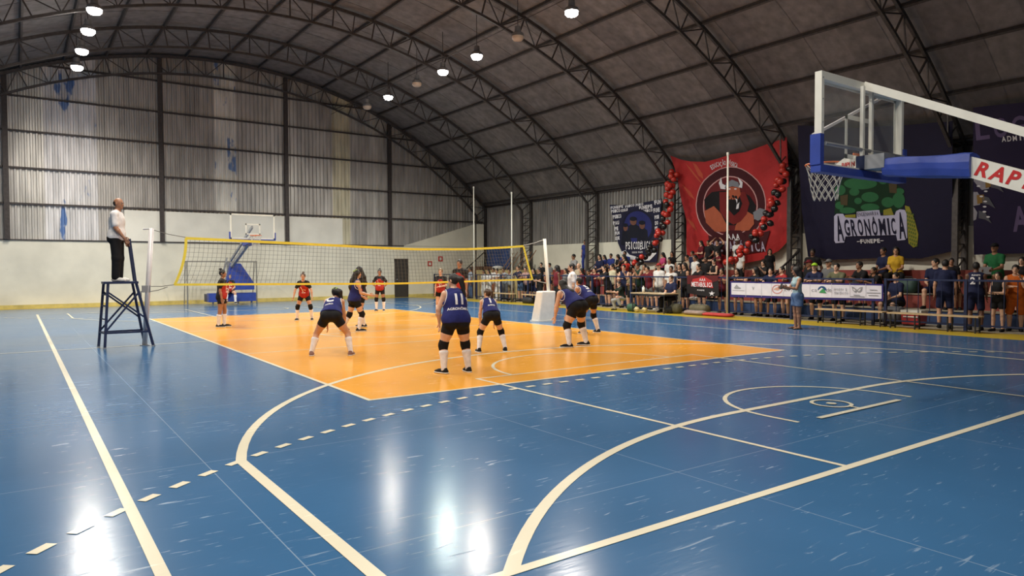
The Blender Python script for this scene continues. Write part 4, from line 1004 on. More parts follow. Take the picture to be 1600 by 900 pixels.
# -- black team banner on the fence
fm_ = lambda y, z: .015*math.sin(4*y+2*z)
K_ = Banner(FX-.09, 'small black and maroon team banner hung on the fence', fm_, PM('black_cloth', (.016, .013, .014)), [(1073.5, 430), (1122, 430), (1124, 462), (1110, 464), (1090, 461), (1073.5, 458)])
K_.poly([(1074, 430.3), (1122, 430.3), (1122.5, 438), (1112, 442), (1074.5, 444)], 'maroon_top', PM('maroon_cloth', (.10, .012, .014)))
K_.layer = 2; K_.poly([(1080, 447), (1083, 436), (1091, 434.5), (1099, 431), (1107, 436), (1112, 438), (1115, 450), (1098, 448.5)], 'red_outline', PM('bright_red', (.42, .03, .03)))
K_.layer = 3
for ch_, x in zip('AAA', (1094.5, 1097.7, 1101)): K_.text(ch_, x, 437, 4.5, pr_white, 2.8)
for i, ch_ in enumerate('METABÓLICA'): K_.text(ch_, 1083+i*3.25, 444+.25*i*.5, 7.2 if ch_ != 'Ó' else 8.6, pr_white, 2.9 if ch_ != 'I' else 1)
for i, ch_ in enumerate('FUNEPE'): K_.text(ch_, 1090.5+i*1.9, 453.2+.1*i, 2, pr_white, 1.4)
K_.poly([(1108, 457.5), (1112, 457), (1113, 454.5), (1114, 457), (1118, 457.5), (1114.5, 459), (1116, 462), (1113, 460), (1110, 462), (1111, 459)], 'star', pr_white)

# ================================================================ BALLOONS
M_bred = mat('balloon_red', (.46, .03, .02), .25, spec=.6); M_bblk = mat('balloon_black', (.012, .011, .012), .22, spec=.6)
def balloon_mesh(m):
    mb = MB(); n = 14; prof = [(0, .135), (.06, .125), (.105, .085), (.128, .03), (.125, -.03), (.10, -.085), (.06, -.125), (.02, -.148), (.008, -.155), (.022, -.168)]
    vs = []; fs = []
    for r_, z in prof: vs += [(r_*math.cos(2*PI*k/n), r_*math.sin(2*PI*k/n), z) for k in range(n)]
    for j in range(len(prof)-1): fs += [(j*n+k, (j+1)*n+k, (j+1)*n+(k+1) % n, j*n+(k+1) % n) for k in range(n)]
    return mb.add(vs, fs).mesh('balloon', m, True)
BM = {'red': balloon_mesh(M_bred), 'black': balloon_mesh(M_bblk)}
rb = random.Random(11)
def garland(path, X0, X1, where, step=.098):
    P = [np.array(on_x(u, v, X0+(X1-X0)*i/(len(path)-1))) for i, (u, v) in enumerate(path)]
    D = [0]
    for a, b in zip(P, P[1:]): D.append(D[-1]+float(np.linalg.norm(b-a)))
    d = 0; k = 0
    while d < D[-1]:
        i = max(j for j in range(len(D)) if D[j] <= d); i = min(i, len(P)-2); t = (d-D[i])/(D[i+1]-D[i]); c = P[i]+(P[i+1]-P[i])*t
        colr = 'red' if rb.random() < .6 else 'black'
        a = k*2.4; off = np.array([.10*math.sin(a)-.05, .15*math.cos(a), .06*math.sin(2*a)])
        o = inst('balloon', BM[colr], None, tuple(c+off), (rb.uniform(-1.2, 1.2), rb.uniform(-1.2, 1.2), rb.uniform(0, 6)), (rb.uniform(.82, 1.0),)*3)
        tag(o, '%s balloon in the balloon garland %s' % (colr, where), 'balloon', '%s balloons of the garland %s' % (colr, where)); d += step; k += 1
garland([(1055, 268), (1049, 285), (1047, 305), (1045, 325), (1040, 345), (1034, 360), (1028, 375), (1020, 388), (1008, 400), (996, 410), (985, 416), (965, 424)], 14.5, 13.2, 'left of the red banner')
garland([(1230, 258), (1222, 280), (1214, 305), (1206, 325), (1200, 345), (1188, 360), (1176, 375), (1164, 388), (1152, 400), (1140, 412)], 14.6, 13.4, 'across the red banner')

lt = MB().box((-.16, -.012, 0), (.16, .012, .24)).box((-.16, -.24, -.015), (.16, .0, 0)).build('laptop', mat('laptop_grey', (.18, .18, .19), .5, .2), None, label='grey laptop in front of the man in green', cat='laptop')
q_ = on_x(1540, 404, 14.55); lt.location = (14.5, q_[1], 1.42); lt.rotation_euler = (-.2, 0, math.radians(-75))
# ================================================================ PEOPLE
# A figure is an implicit surface (tapered limbs blended into one another) turned into one continuous mesh.
def surf_nets(D, h, org):
    s = D < 0; nx, ny, nz = D.shape
    act = np.zeros((nx-1, ny-1, nz-1), bool)
    cor = [(i, j, k) for i in (0, 1) for j in (0, 1) for k in (0, 1)]
    cnt = np.zeros((nx-1, ny-1, nz-1), np.int8)
    for i, j, k in cor: cnt += s[i:nx-1+i, j:ny-1+j, k:nz-1+k]
    act = (cnt > 0) & (cnt < 8)
    I = np.argwhere(act)
    if len(I) == 0: return np.zeros((0, 3)), np.zeros((0, 4), int)
    val = {c: D[I[:, 0]+c[0], I[:, 1]+c[1], I[:, 2]+c[2]] for c in cor}
    acc = np.zeros((len(I), 3)); num = np.zeros(len(I))
    for a in cor:
        for ax in range(3):
            if a[ax]: continue
            b = list(a); b[ax] = 1; b = tuple(b)
            va, vb = val[a], val[b]; m = (va < 0) != (vb < 0)
            t = np.where(m, va/np.where(m, va-vb, 1), 0)
            p = np.array(a, float)[None].repeat(len(I), 0); p[:, ax] += t
            acc[m] += p[m]; num[m] += 1
    V = org+h*(I+acc/num[:, None])
    idx = -np.ones(act.shape, np.int64); idx[act] = np.arange(len(I))
    Q = []
    for ax in range(3):
        o1, o2 = [(1, 2), (2, 0), (0, 1)][ax]
        sl0 = [slice(1, -1)]*3; sl1 = [slice(1, -1)]*3; sl0[ax] = slice(0, -1); sl1[ax] = slice(1, None)
        df = s[tuple(sl0)] != s[tuple(sl1)]; E = np.argwhere(df)
        off = np.array([1, 1, 1]); off[ax] = 0; E = E+off
        ins = s[E[:, 0], E[:, 1], E[:, 2]]
        def cell(d1, d2):
            C = E.copy(); C[:, o1] -= d1; C[:, o2] -= d2; return idx[C[:, 0], C[:, 1], C[:, 2]]
        q = np.stack([cell(1, 1), cell(0, 1), cell(0, 0), cell(1, 0)], 1)
        q[~ins] = q[~ins][:, ::-1]
        Q.append(q)
    return V, np.concatenate(Q)

def nrm(v): v = np.asarray(v, float); return v/np.linalg.norm(v)
def rx(a): c, s = math.cos(a), math.sin(a); return np.array([[1, 0, 0], [0, c, -s], [0, s, c]])
def ry(a): c, s = math.cos(a), math.sin(a); return np.array([[c, 0, s], [0, 1, 0], [-s, 0, c]])
def rzm(a): c, s = math.cos(a), math.sin(a); return np.array([[c, -s, 0], [s, c, 0], [0, 0, 1]])

class Prims(list):
    def cone(s, a, b, ra, rb, k=.03): s.append(('c', np.asarray(a, float), np.asarray(b, float), ra, rb, k)); return s
    def ell(s, c, r, R=None, k=.03): s.append(('e', np.asarray(c, float), np.asarray(r, float), np.eye(3) if R is None else R, 0, k)); return s
def pdist(p, P, off=0.0):
    if p[0] == 'c':
        a, b = p[1], p[2]; ba = b-a; t = np.clip(((P-a)@ba)/max(1e-9, ba@ba), 0, 1)
        return np.linalg.norm(P-a-t[..., None]*ba, axis=-1)-(p[3]+t*(p[4]-p[3]))-off
    q = (P-p[1])@p[3]; r = p[2]+off
    k0 = np.linalg.norm(q/r, axis=-1); k1 = np.linalg.norm(q/(r*r), axis=-1)
    return k0*(k0-1)/np.maximum(k1, 1e-6)
def pbox(p, off):
    if p[0] == 'c':
        m = max(p[3], p[4])+off; return np.minimum(p[1], p[2])-m, np.maximum(p[1], p[2])+m
    m = p[2].max()+off; return p[1]-m, p[1]+m
def field(prims, P, off=0.0, subs=()):
    D = np.full(P.shape[:-1], 1.0)
    for p in prims:
        d = pdist(p, P, off); k = p[5]; h = np.clip(.5+.5*(D-d)/k, 0, 1); D = D+(d-D)*h-k*h*(1-h)
    return D
def solid(prims, h, off=0.0, cuts=(), subs=()):
    """mesh of blended primitives; cuts = (point, normal): what lies on the normal's side is removed"""
    lo = np.min([pbox(p, off)[0] for p in prims], 0)-2.5*h; hi = np.max([pbox(p, off)[1] for p in prims], 0)+2.5*h
    n = np.ceil((hi-lo)/h).astype(int)+1
    ax = [lo[i]+h*np.arange(n[i]) for i in range(3)]
    D = np.full(n, 1.0, np.float32)
    for p in prims:
        a, b = pbox(p, off); m = p[5]+2*h
        i0 = np.maximum(0, np.floor((a-m-lo)/h).astype(int)); i1 = np.minimum(n, np.ceil((b+m-lo)/h).astype(int)+1)
        sl = tuple(slice(i0[q], i1[q]) for q in range(3))
        P = np.stack(np.meshgrid(ax[0][sl[0]], ax[1][sl[1]], ax[2][sl[2]], indexing='ij'), -1)
        d = pdist(p, P, off); d0 = D[sl]; k = p[5]
        hh = np.clip(.5+.5*(d0-d)/k, 0, 1); D[sl] = d0+(d-d0)*hh-k*hh*(1-hh)
    for p in subs:
        a, b = pbox(p, 0); i0 = np.maximum(0, np.floor((a-2*h-lo)/h).astype(int)); i1 = np.minimum(n, np.ceil((b+2*h-lo)/h).astype(int)+1)
        sl = tuple(slice(i0[q], i1[q]) for q in range(3))
        P = np.stack(np.meshgrid(ax[0][sl[0]], ax[1][sl[1]], ax[2][sl[2]], indexing='ij'), -1)
        D[sl] = np.maximum(D[sl], -pdist(p, P))
    if len(cuts):
        P = np.stack(np.meshgrid(*ax, indexing='ij'), -1)
        for c, nn in cuts: D = np.maximum(D, (P-np.asarray(c))@nrm(nn))
    D[D == 0] = 1e-6
    return surf_nets(D, h, lo)

def vec(a): return nrm(a)
class Fig:
    """skeleton in metres, person faces +Y, x to the person's right, soles on z = 0 (or feet where the pose puts them)"""
    def __init__(s, pitch=0, yaw=0, roll=0, hp=0, hy=0, hr=0, aL=((-.15, 0, -1), (-.05, .1, -1)), aR=((.15, 0, -1), (.05, .1, -1)),
                 lL=((-.05, 0, -1), (0, -.03, -1)), lR=((.05, 0, -1), (0, -.03, -1)), fL=.15, fR=-.15, female=True, heft=1.0, curl=.5, waist=None):
        s.female = female; H = heft
        Rt = rzm(-yaw)@rx(-pitch)@ry(roll); s.Rt = Rt
        Rp = rzm(-yaw*.5)@rx(-pitch*.75)@ry(roll*.5); s.Rp = Rp
        P0 = np.zeros(3); u = Rt@[0, 0, 1]; up = Rp@[0, 0, 1]; xx = Rt@[1, 0, 0]; s.u = u; s.fw = Rt@[0, 1, 0]; s.xx = xx
        sw = (.148 if female else .175)*(.6+.4*H); hw = (.092 if female else .085)*(.6+.4*H)
        W = P0+up*.16; C = W+u*.19; NB = W+u*.35
        s.P0, s.W, s.C, s.NB = P0, W, C, NB
        s.hip = {-1: P0+Rp@[-hw, 0, -.03], 1: P0+Rp@[hw, 0, -.03]}
        s.sho = {-1: W+u*.285-xx*sw, 1: W+u*.285+xx*sw}
        s.el, s.wr, s.hd, s.kn, s.an, s.toe = {}, {}, {}, {}, {}, {}
        for k, A in ((-1, aL), (1, aR)):
            s.el[k] = s.sho[k]+vec(A[0])*.285; s.wr[k] = s.el[k]+vec(A[1])*.245; s.hd[k] = vec(A[2]) if len(A) > 2 else vec(A[1])
        for k, Lg, ft in ((-1, lL, fL), (1, lR, fR)):
            s.kn[k] = s.hip[k]+vec(Lg[0])*.425; s.an[k] = s.kn[k]+vec(Lg[1])*.405
            s.toe[k] = np.array([-math.sin(ft)*1.0, math.cos(ft), 0])
        zmin = min(s.an[-1][2], s.an[1][2])-.08
        sh = np.array([0, 0, -zmin])
        for d in (s.hip, s.sho, s.el, s.wr, s.kn, s.an):
            for k in d: d[k] = d[k]+sh
        s.P0, s.W, s.C, s.NB = P0+sh, W+sh, C+sh, NB+sh
        # head frame
        s.Rh = rzm(-yaw-hy)@rx(-(pitch*.45+hp))@ry(roll*.5+hr)
        un = nrm(u+s.Rh@[0, 0, 1])
        s.HB = s.NB+un*.065+s.fw*.012          # base of the skull
        s.heft = H; s.curl = curl
        F = .94 if female else 1.06
        B = {}
        t = Prims()
        t.ell(s.P0+s.Rp@[0, -.005, 0], np.array([.165*(1.02 if female else .95), .115, .125])*[H, H, 1], s.Rp, .05)
        t.ell(s.W, np.array([.132*F, .096, .15])*[H, H, 1], s.Rp, .06)
        t.ell(s.C, np.array([.15*F, .108, .165])*[.4+.6*H, .3+.7*H, 1], Rt, .06)
        t.cone(s.sho[-1]*.9+s.sho[1]*.1, s.sho[1]*.9+s.sho[-1]*.1, .05*F, .05*F, .05)
        for k in (-1, 1): t.cone(s.NB+u*.012, s.sho[k]+u*.012, .044*F, .036*F, .04)
        for k in (-1, 1):
            t.ell(s.P0+s.Rp@[k*.075*H, -.055, -.045], np.array([.088, .085, .095])*H, s.Rp, .05)
            if female: t.ell(s.C+Rt@[k*.068, .075, -.015], (.062, .055, .06), Rt, .04)
        B['torso'] = t
        B['neck'] = Prims().cone(s.NB-u*.05, s.HB+s.Rh@[0, .0, .03], .056*F, .05*F, .03)
        for k, n in ((-1, 'L'), (1, 'R')):
            ua = .047*F*(.45+.55*H); B['ua'+n] = Prims().ell(s.sho[k], (.05*F*(.5+.5*H),)*3, None, .03).cone(s.sho[k], s.el[k], ua*1.02, ua*.82, .03)
            m = s.el[k]*.7+s.wr[k]*.3
            B['fa'+n] = Prims().cone(s.el[k], m, ua*.82, ua*.86, .02).cone(m, s.wr[k], ua*.86, .026*F, .02)
            th = .086*H; B['th'+n] = Prims().cone(s.hip[k], s.hip[k]*.5+s.kn[k]*.5, th, th*.86, .035).cone(s.hip[k]*.5+s.kn[k]*.5, s.kn[k], th*.86, .058*(.5+.5*H), .03)
            bk = nrm(np.cross(nrm(s.an[k]-s.kn[k]), [1, 0, 0]))
            if bk[1] > 0: bk = -bk
            cm = s.kn[k]*.68+s.an[k]*.32+bk*.012; hh = .5+.5*H
            B['sh'+n] = Prims().cone(s.kn[k], cm, .053*hh, .058*hh, .02).cone(cm, s.an[k], .058*hh, .036*hh, .02)
            f = s.toe[k]; a = s.an[k]
            B['ft'+n] = Prims().cone(a-f*.035+[0, 0, -.045], a+f*.12+[0, 0, -.055], .036, .030, .02).cone(a, a+[0, 0, -.04], .036, .036, .02).cone(a+f*.11+[0, 0, -.055], a+f*.17+[0, 0, -.06], .033, .022, .02)
            # palm
            d = s.hd[k]; side, nn = s.handframe(k)
            B['hd'+n] = Prims().ell(s.wr[k]+d*.048, (.038, .017, .052), np.stack([side, nn, d], 1), .015)
        Hd = Prims(); R = s.Rh; hb = s.HB
        Hd.ell(hb+R@[0, -.005, .125], (.075, .095, .098), R, .02)
        Hd.ell(hb+R@[0, .028, .062], (.056, .062, .06), R, .03)
        Hd.cone(hb+R@[-.012, .078, .022], hb+R@[.012, .078, .022], .018, .018, .02)
        Hd.cone(hb+R@[0, .088, .122], hb+R@[0, .104, .086], .009, .0145, .012)
        Hd.cone(hb+R@[-.03, .080, .138], hb+R@[.03, .080, .138], .012, .012, .015)
        for k in (-1, 1): Hd.ell(hb+R@[k*.077, -.008, .102], (.011, .019, .03), R, .008)
        B['head'] = Hd
        s.sock = [('e', hb+R@[k*.033, .097, .118], np.array([.017, .014, .011]), R, 0, .01) for k in (-1, 1)]
        s.B = B
    def handframe(s, k):
        d = s.hd[k]; a = np.array([0, 1, 0]) if abs(d[1]) < .8 else np.array([0, 0, 1])
        side = nrm(a-d*(a@d)); nn = np.cross(d, side)*k   # palm normal roughly towards the body
        return side, nn
    def pr(s, *names):
        o = Prims()
        for n in names: o += s.B[n]
        return o
    def body(s, h=.013, fingers=True):
        V, Q = solid(s.pr('torso', 'neck', 'uaL', 'uaR', 'faL', 'faR', 'hdL', 'hdR', 'thL', 'thR', 'shL', 'shR', 'ftL', 'ftR', 'head'), h, 0,
                     cuts=[((0, 0, min(s.an[-1][2], s.an[1][2])-.078), (0, 0, -1))], subs=s.sock)
        mb = MB(); mb.v = [tuple(p) for p in V]; mb.f = [tuple(q) for q in Q.tolist()]; mb.mi = [0]*len(mb.f)
        R = Matrix(s.Rh.tolist())
        for k in (-1, 1):
            mb.ball(s.HB+s.Rh@[k*.032, .0815, .117], (.0125, .008, .0075), 8, 6, 1, R)
            mb.ball(s.HB+s.Rh@[k*.032, .0875, .117], (.0062, .004, .0068), 6, 4, 2, R)
            mb.ball(s.HB+s.Rh@[k*.033, .089, .1375], (.019, .005, .0045), 6, 4, 2, R)
        mb.ball(s.HB+s.Rh@[0, .0905, .0545], (.022, .007, .0075), 8, 6, 3, R)
        if fingers:
            for k in (-1, 1):
                d = s.hd[k]; side, nn = s.handframe(k); w0 = s.wr[k]; cu = s.curl
                for q, (o, L) in enumerate(((.028, .072), (.010, .082), (-.008, .076), (-.025, .06))):
                    b = w0+d*.082+side*o; pts = [b-d*.01]; a = cu*.25; p = b
                    for sg in range(3):
                        dd = d*math.cos(a)+nn*math.sin(a)+side*o*.8; p = p+nrm(dd)*L/3*(1.15-.15*sg); pts.append(p); a += cu*.5
                    mb.tube(pts, [.0105, .0098, .009, .0072], 6)
                b = w0+d*.02+side*.028; pts = [b, b+nrm(side*.8+d*.7+nn*.2)*.035, b+nrm(side*.8+d*.7+nn*.2)*.035+nrm(side*.25+d+nn*.35)*.03, b+nrm(side*.8+d*.7+nn*.2)*.035+nrm(side*.1+d+nn*.5)*.055]
                mb.tube(pts, [.015, .0125, .011, .008], 6)
        return mb
    # ---- clothing, each one its own closed shell just outside the body
    def shirt(s, h=.016, sleeve=.55, hem=-.10, off=.011, neck=.0, loose=True):
        pr = Prims(s.B['torso']); cuts = [(s.P0+s.Rp@[0, 0, hem], s.Rp@[0, 0, -1.0])]
        if loose:
            pr.ell(s.P0*.35+s.W*.65, np.array([.15, .118, .17])*[s.heft, s.heft, 1], s.Rp, .06); pr.ell(s.P0+s.Rp@[0, 0, .02], np.array([.176, .134, .16])*[s.heft, s.heft, 1], s.Rp, .05); pr.ell(s.C-s.u*.05, np.array([.152, .118, .17])*[s.heft, s.heft, 1], s.Rt, .06)
        sub = [('e', s.NB+s.u*.05+s.fw*.018, np.array([.07, .08, .06+neck]), s.Rt, 0, .01)]
        if sleeve > 0:
            for k, n in ((-1, 'L'), (1, 'R')):
                e = s.B['ua'+n]; pr.append(e[0]); c = e[1]
                if sleeve <= 1: pr.cone(c[1], c[1]+(c[2]-c[1])*sleeve, c[3]+.002, c[3]*(1-.18*sleeve)+.008, .03); cuts.append((c[1]+(c[2]-c[1])*(sleeve+.12), c[2]-c[1])) if False else None
                else:
                    pr.cone(c[1], c[2], c[3]+.004, c[4]+.008, .03); f = s.B['fa'+n]; pr.cone(f[0][1], s.el[k]+(s.wr[k]-s.el[k])*min(1, sleeve-1), f[0][3]+.006, .034, .03)
        else:
            for k in (-1, 1): sub.append(('e', s.sho[k]+s.xx*k*.035-s.u*.035, np.array([.062, .16, .105]), s.Rt, 0, .01))
        return solid(pr, h, off, cuts, sub), (pr, off)
    def shorts(s, h=.016, leg=.42, top=.07, off=.015, flare=.0):
        pr = Prims(s.B['torso'][:2]+s.B['torso'][6:]) if not s.female else Prims([p for i, p in enumerate(s.B['torso']) if i in (0, 1, 6, 8)])
        cuts = [(s.P0+s.Rp@[0, 0, top], s.Rp@[0, 0, 1.0])]
        for k, n in ((-1, 'L'), (1, 'R')):
            th, kn, an = s.hip[k], s.kn[k], s.an[k]; r0 = .086*s.heft
            if leg <= 1:
                e = th+(kn-th)*leg; pr.cone(th, e, r0, r0*(1-.30*leg)+flare, .03); cuts_leg = (e, kn-th)
            else:
                pr.cone(th, kn, r0, .066*(.5+.5*s.heft)+flare*.5, .03); e = kn+(an-kn)*(leg-1); pr.cone(kn, e, .066*(.5+.5*s.heft)+flare*.5, .05+flare, .03)
        return solid(pr, h, off, cuts), (pr, off)
    def skirt(s, h=.016, drop=.42, rad=.20):
        pr = Prims(); pr.ell(s.P0, (.17*s.heft, .125, .12), s.Rp, .05)
        kn = (s.kn[-1]+s.kn[1])/2; hp = (s.hip[-1]+s.hip[1])/2; e = hp+nrm(kn-hp)*drop
        for k in (-1, 1): pr.cone(s.hip[k], e+(s.kn[k]-kn)*1.0, .10, .105, .08)
        return solid(pr, h, .012, [(s.P0+[0, 0, .1], (0, 0, 1)), (e, nrm(kn-hp))])
    def knee_pad(s, k, h=.013):
        d1 = nrm(s.hip[k]-s.kn[k]); d2 = nrm(s.an[k]-s.kn[k]); hh = .5+.5*s.heft
        pr = Prims().cone(s.kn[k]+d1*.09, s.kn[k], .068*hh, .066*hh, .02).cone(s.kn[k], s.kn[k]+d2*.09, .066*hh, .058*hh, .02)
        return solid(pr, h, .008, [(s.kn[k]+d1*.085, d1), (s.kn[k]+d2*.09, d2)])
    def sock(s, k): pass
    def sock_mesh(s, k, h=.012, topf=.22):
        kn, an = s.kn[k], s.an[k]; d = kn-an; n = 'L' if k < 0 else 'R'; hh = .5+.5*s.heft
        pr = Prims(s.B['sh'+n]); pr.cone(an, an+[0, 0, -.045], .036, .036, .02)
        return solid(pr, h, .008, [(kn-d*topf, d)])
    def shoe(s, k, h=.011, sole=False):
        a = s.an[k]; f = s.toe[k]; z0 = a[2]-.08
        pr = Prims().cone(a-f*.04+[0, 0, -.042], a+f*.11+[0, 0, -.048], .042, .042, .02).cone(a+f*.09+[0, 0, -.05], a+f*.175+[0, 0, -.055], .042, .03, .02).cone(a-f*.01+[0, 0, .0], a-f*.01+[0, 0, -.04], .043, .043, .02)
        return solid(pr, h, .003, [((0, 0, z0+(.022 if sole else 0)), (0, 0, -1))])
    def sole(s, k, h=.011):
        a = s.an[k]; f = s.toe[k]; z0 = a[2]-.08
        pr = Prims().cone(a-f*.045+[0, 0, -.06], a+f*.11+[0, 0, -.06], .046, .046, .02).cone(a+f*.09+[0, 0, -.06], a+f*.18+[0, 0, -.06], .046, .034, .02)
        return solid(pr, h, .003, [((0, 0, z0), (0, 0, -1)), ((0, 0, z0+.026), (0, 0, 1))])
    def hair(s, style='short', h=.013, extra=()):
        R = s.Rh; hb = s.HB; pr = Prims(); pr.ell(hb+R@[0, -.010, .130], (.082, .100, .103), R, .02)
        cuts = []
        if style == 'bald':
            pr = Prims().ell(hb+R@[0, -.012, .11], (.079, .098, .075), R, .02)
            return solid(pr, h, 0, [(hb+R@[0, .02, 0], R@[0, 1, .35]), (hb+R@[0, 0, .155], R@[0, 0, 1])], [])
        pr2 = Prims(pr)
        if style in ('long', 'pony', 'longside'):
            if style == 'long':
                nk = s.HB+R@[0, -.07, .06]; pr2.cone(nk, s.NB-s.fw*.10-s.u*.02, .066, .072, .04); pr2.cone(s.NB-s.fw*.10-s.u*.02, s.NB-s.fw*.14-s.u*.20, .072, .055, .04); pr2.cone(s.NB-s.fw*.14-s.u*.20, s.NB-s.fw*.15-s.u*.28, .055, .02, .04)
                for k in (-1, 1): pr2.cone(hb+R@[k*.066, -.015, .12], s.NB+s.xx*k*.075-s.fw*.05-s.u*.06, .03, .028, .03)
            else:
                p0 = hb+R@[0, -.10, .17]; p1 = p0+R@[0, -.045, -.02]; sd = .06 if style == 'longside' else 0
                pr2.cone(p0, p1, .03, .032, .02)
                p2 = p1+np.array([0, 0, -.13])*.8-s.fw*.02+s.xx*sd; p3 = p2+np.array([0, 0, -.16])+s.xx*sd*.5; pr2.cone(p1, p2, .033, .034, .02); pr2.cone(p2, p3, .034, .012, .02)
        if style == 'bun': pr2.ell(hb+R@[0, -.06, .24], (.045, .045, .042), R, .015)
        if style == 'curly': pr2.ell(hb+R@[0, -.035, .135], (.125, .12, .125), R, .04); pr2.ell(hb+R@[0, -.075, .03], (.135, .10, .13), R, .04); pr2.ell(hb+R@[0, -.09, -.06], (.12, .08, .10), R, .05)
        # the face stays free: a wedge in front of the hair line is taken off
        sub = [('e', hb+R@[0, .125, .075], np.array([.072, .085, .088]), R, 0, .01)]
        if style in ('short', 'bun', 'pony', 'longside'): cuts.append((hb+R@[0, -.05, .045], R@[0, .25, -1]) if style == 'short' else (hb+R@[0, 0, -.5], R@[0, 0, -1]))
        if style == 'short': pr2 = pr
        pr2 = Prims(pr2)
        for a_, b_, ra_, rb_ in extra: pr2.cone(hb+R@[0, -.08, .15]+a_, hb+R@[0, -.08, .15]+b_, ra_, rb_, .03)
        if len(extra): cuts = []
        return solid(pr2, h, 0, cuts, sub)
    def cap(s, h=.012):
        R = s.Rh; hb = s.HB
        pr = Prims().ell(hb+R@[0, -.008, .145], (.088, .108, .098), R, .02)
        pr.ell(hb+R@[0, .125, .158], (.065, .075, .013), R, .015)
        return solid(pr, h, 0, [(hb+R@[0, 0, .14], R@[0, .05, -1])])

SKIN = {}
def skin(n):
    cols = {'light': (.64, .38, .26), 'tan': (.52, .28, .175), 'brown': (.34, .165, .095), 'dark': (.15, .072, .045)}
    return mat('skin_'+n, cols[n], .5, 0, .08, 12, sub=.12)
M_eye = mat('eye_white', (.75, .73, .70), .3); M_pupil = mat('eye_brow_dark', (.02, .014, .01), .4)
M_lip = mat('lip', (.38, .13, .10), .45)
def cloth(name, col, rough=.8, var=.14): return mat('cloth_'+name, col, rough, 0, var, 14, .25, spec=.2)
M_hair = {'black': mat('hair_black', (.010, .008, .008), .6, 0, .3, 30, .4), 'brown': mat('hair_brown', (.06, .032, .018), .45, 0, .3, 30, .4),
          'fair': mat('hair_fair', (.20, .12, .055), .45, 0, .3, 30, .4), 'grey': mat('hair_grey', (.12, .11, .10), .5, 0, .3, 30, .4)}
def meshed(vq, name, m, smooth=True):
    V, Q = vq; mb = MB(); mb.v = [tuple(p) for p in V]; mb.f = [tuple(q) for q in Q.tolist()]; mb.mi = [0]*len(mb.f)
    return mb.mesh(name, m, smooth)
def wear(name, vq, m, parent, label=None):
    o = bpy.data.objects.new(name, meshed(vq, name, m)); COL.objects.link(o); o.parent = parent
    return tag(o, label)
def print_on(fig, shell, text, size, up, m, parent, name='lettering', back=True, bold=.03, sx=1.0, dx=0.0):
    """lettering laid on a shirt's back (or chest): every vertex is pushed onto the cloth"""
    pr, off = shell; vs, fs = text_geo(text, size, bold, sx, sub=.03)
    n = -fig.fw if back else fig.fw; xr = fig.xx if back else -fig.xx
    P = np.array([fig.W+fig.u*up+xr*(x+dx)+fig.u*y+n*.4 for x, y in vs])
    for _ in range(14):
        d = field(pr, P, off); P = P-n*np.clip(d-.004, -.02, .08)[:, None]*.9
    mb = MB().add(P, fs); 
    return mb.build(name, m, parent)
def person(fig, pos, face, sk, label, scale=1.0, group=None, h=.013, cat='person'):
    """face = direction the person faces in the hall (degrees, 0 = towards the far wall, 90 = towards the left wall)"""
    me = fig.body(h).mesh('person', [skin(sk), M_eye, M_pupil, M_lip], True)
    o = bpy.data.objects.new('person', me); COL.objects.link(o)
    o.location = pos; o.rotation_euler = (0, 0, math.radians(face)); o.scale = (scale,)*3
    return tag(o, label, cat, group)
# ================================================================ PLAYERS AND OFFICIALS
C_navy = cloth('jersey_blue', (.018, .022, .125)); C_black = cloth('black', (.010, .010, .012)); C_white = cloth('white', (.74, .73, .74))
C_redj = cloth('jersey_red', (.36, .03, .025)); C_blkj = cloth('jersey_black', (.014, .013, .016)); C_pad = cloth('knee_pad_black', (.008, .008, .009)); C_sock = cloth('sock_white', (.76, .74, .76))
C_shoe = cloth('shoe_black', (.012, .012, .014)); C_sole = cloth('sole_white', (.70, .68, .65)); C_pinkshoe = cloth('shoe_dusty_pink', (.22, .12, .10)); C_grey = cloth('grey', (.16, .16, .17))
C_trim = cloth('white_trim', (.74, .72, .74)); C_denim = cloth('denim', (.09, .15, .28))
def top_z(fig): return (fig.HB+fig.Rh@np.array([0, -.01, .232]))[2]
def locate(fig, feet=None, head=None, depth=None):
    if feet is not None: P = on_z(*feet); dp = (P-CAM)@CF
    else: dp = depth; P = CAM+ray(*head)*dp; P = np.array([P[0], P[1], 0])
    zt = (CAM+ray(*head)*dp)[2]; return P, zt/top_z(fig)
def place(fig, P, sc, face, sk, label, group=None, h=.012):
    c = (fig.an[-1]+fig.an[1])/2; R = rzm(math.radians(face)); off = R@np.array([c[0], c[1], 0])*sc
    return person(fig, (P[0]-off[0], P[1]-off[1], 0.0), face, sk, label, sc, group, h)
def red_jersey(fig, o):
    """black shirt whose chest and back are red, with white flashes"""
    sv, sh = fig.shirt(sleeve=.6, hem=-.08, off=.011, h=.013); s = wear('jersey', sv, C_blkj, o); s.data.materials.append(C_redj); s.data.materials.append(C_trim)
    mi = []
    for p in s.data.polygons:
        c = np.array(p.center)-fig.W; x = c@fig.xx; z = c@fig.u; y = c@fig.fw
        w_ = .175*fig.heft-1.1*max(0, z-.13)
        r_ = abs(x) < w_ and z < .25 and not (y < -.02 and abs(x) > .07)
        if r_ and y > 0 and (abs(x-.35*z-.01) < .011 and .0 < z < .2 or abs(z+.03) < .010 and abs(x) < .06 or abs(z-.09-.4*x) < .009 and -.07 < x < 0): mi.append(2)
        else: mi.append(1 if r_ else 0)
    s.data.polygons.foreach_set('material_index', mi); return s
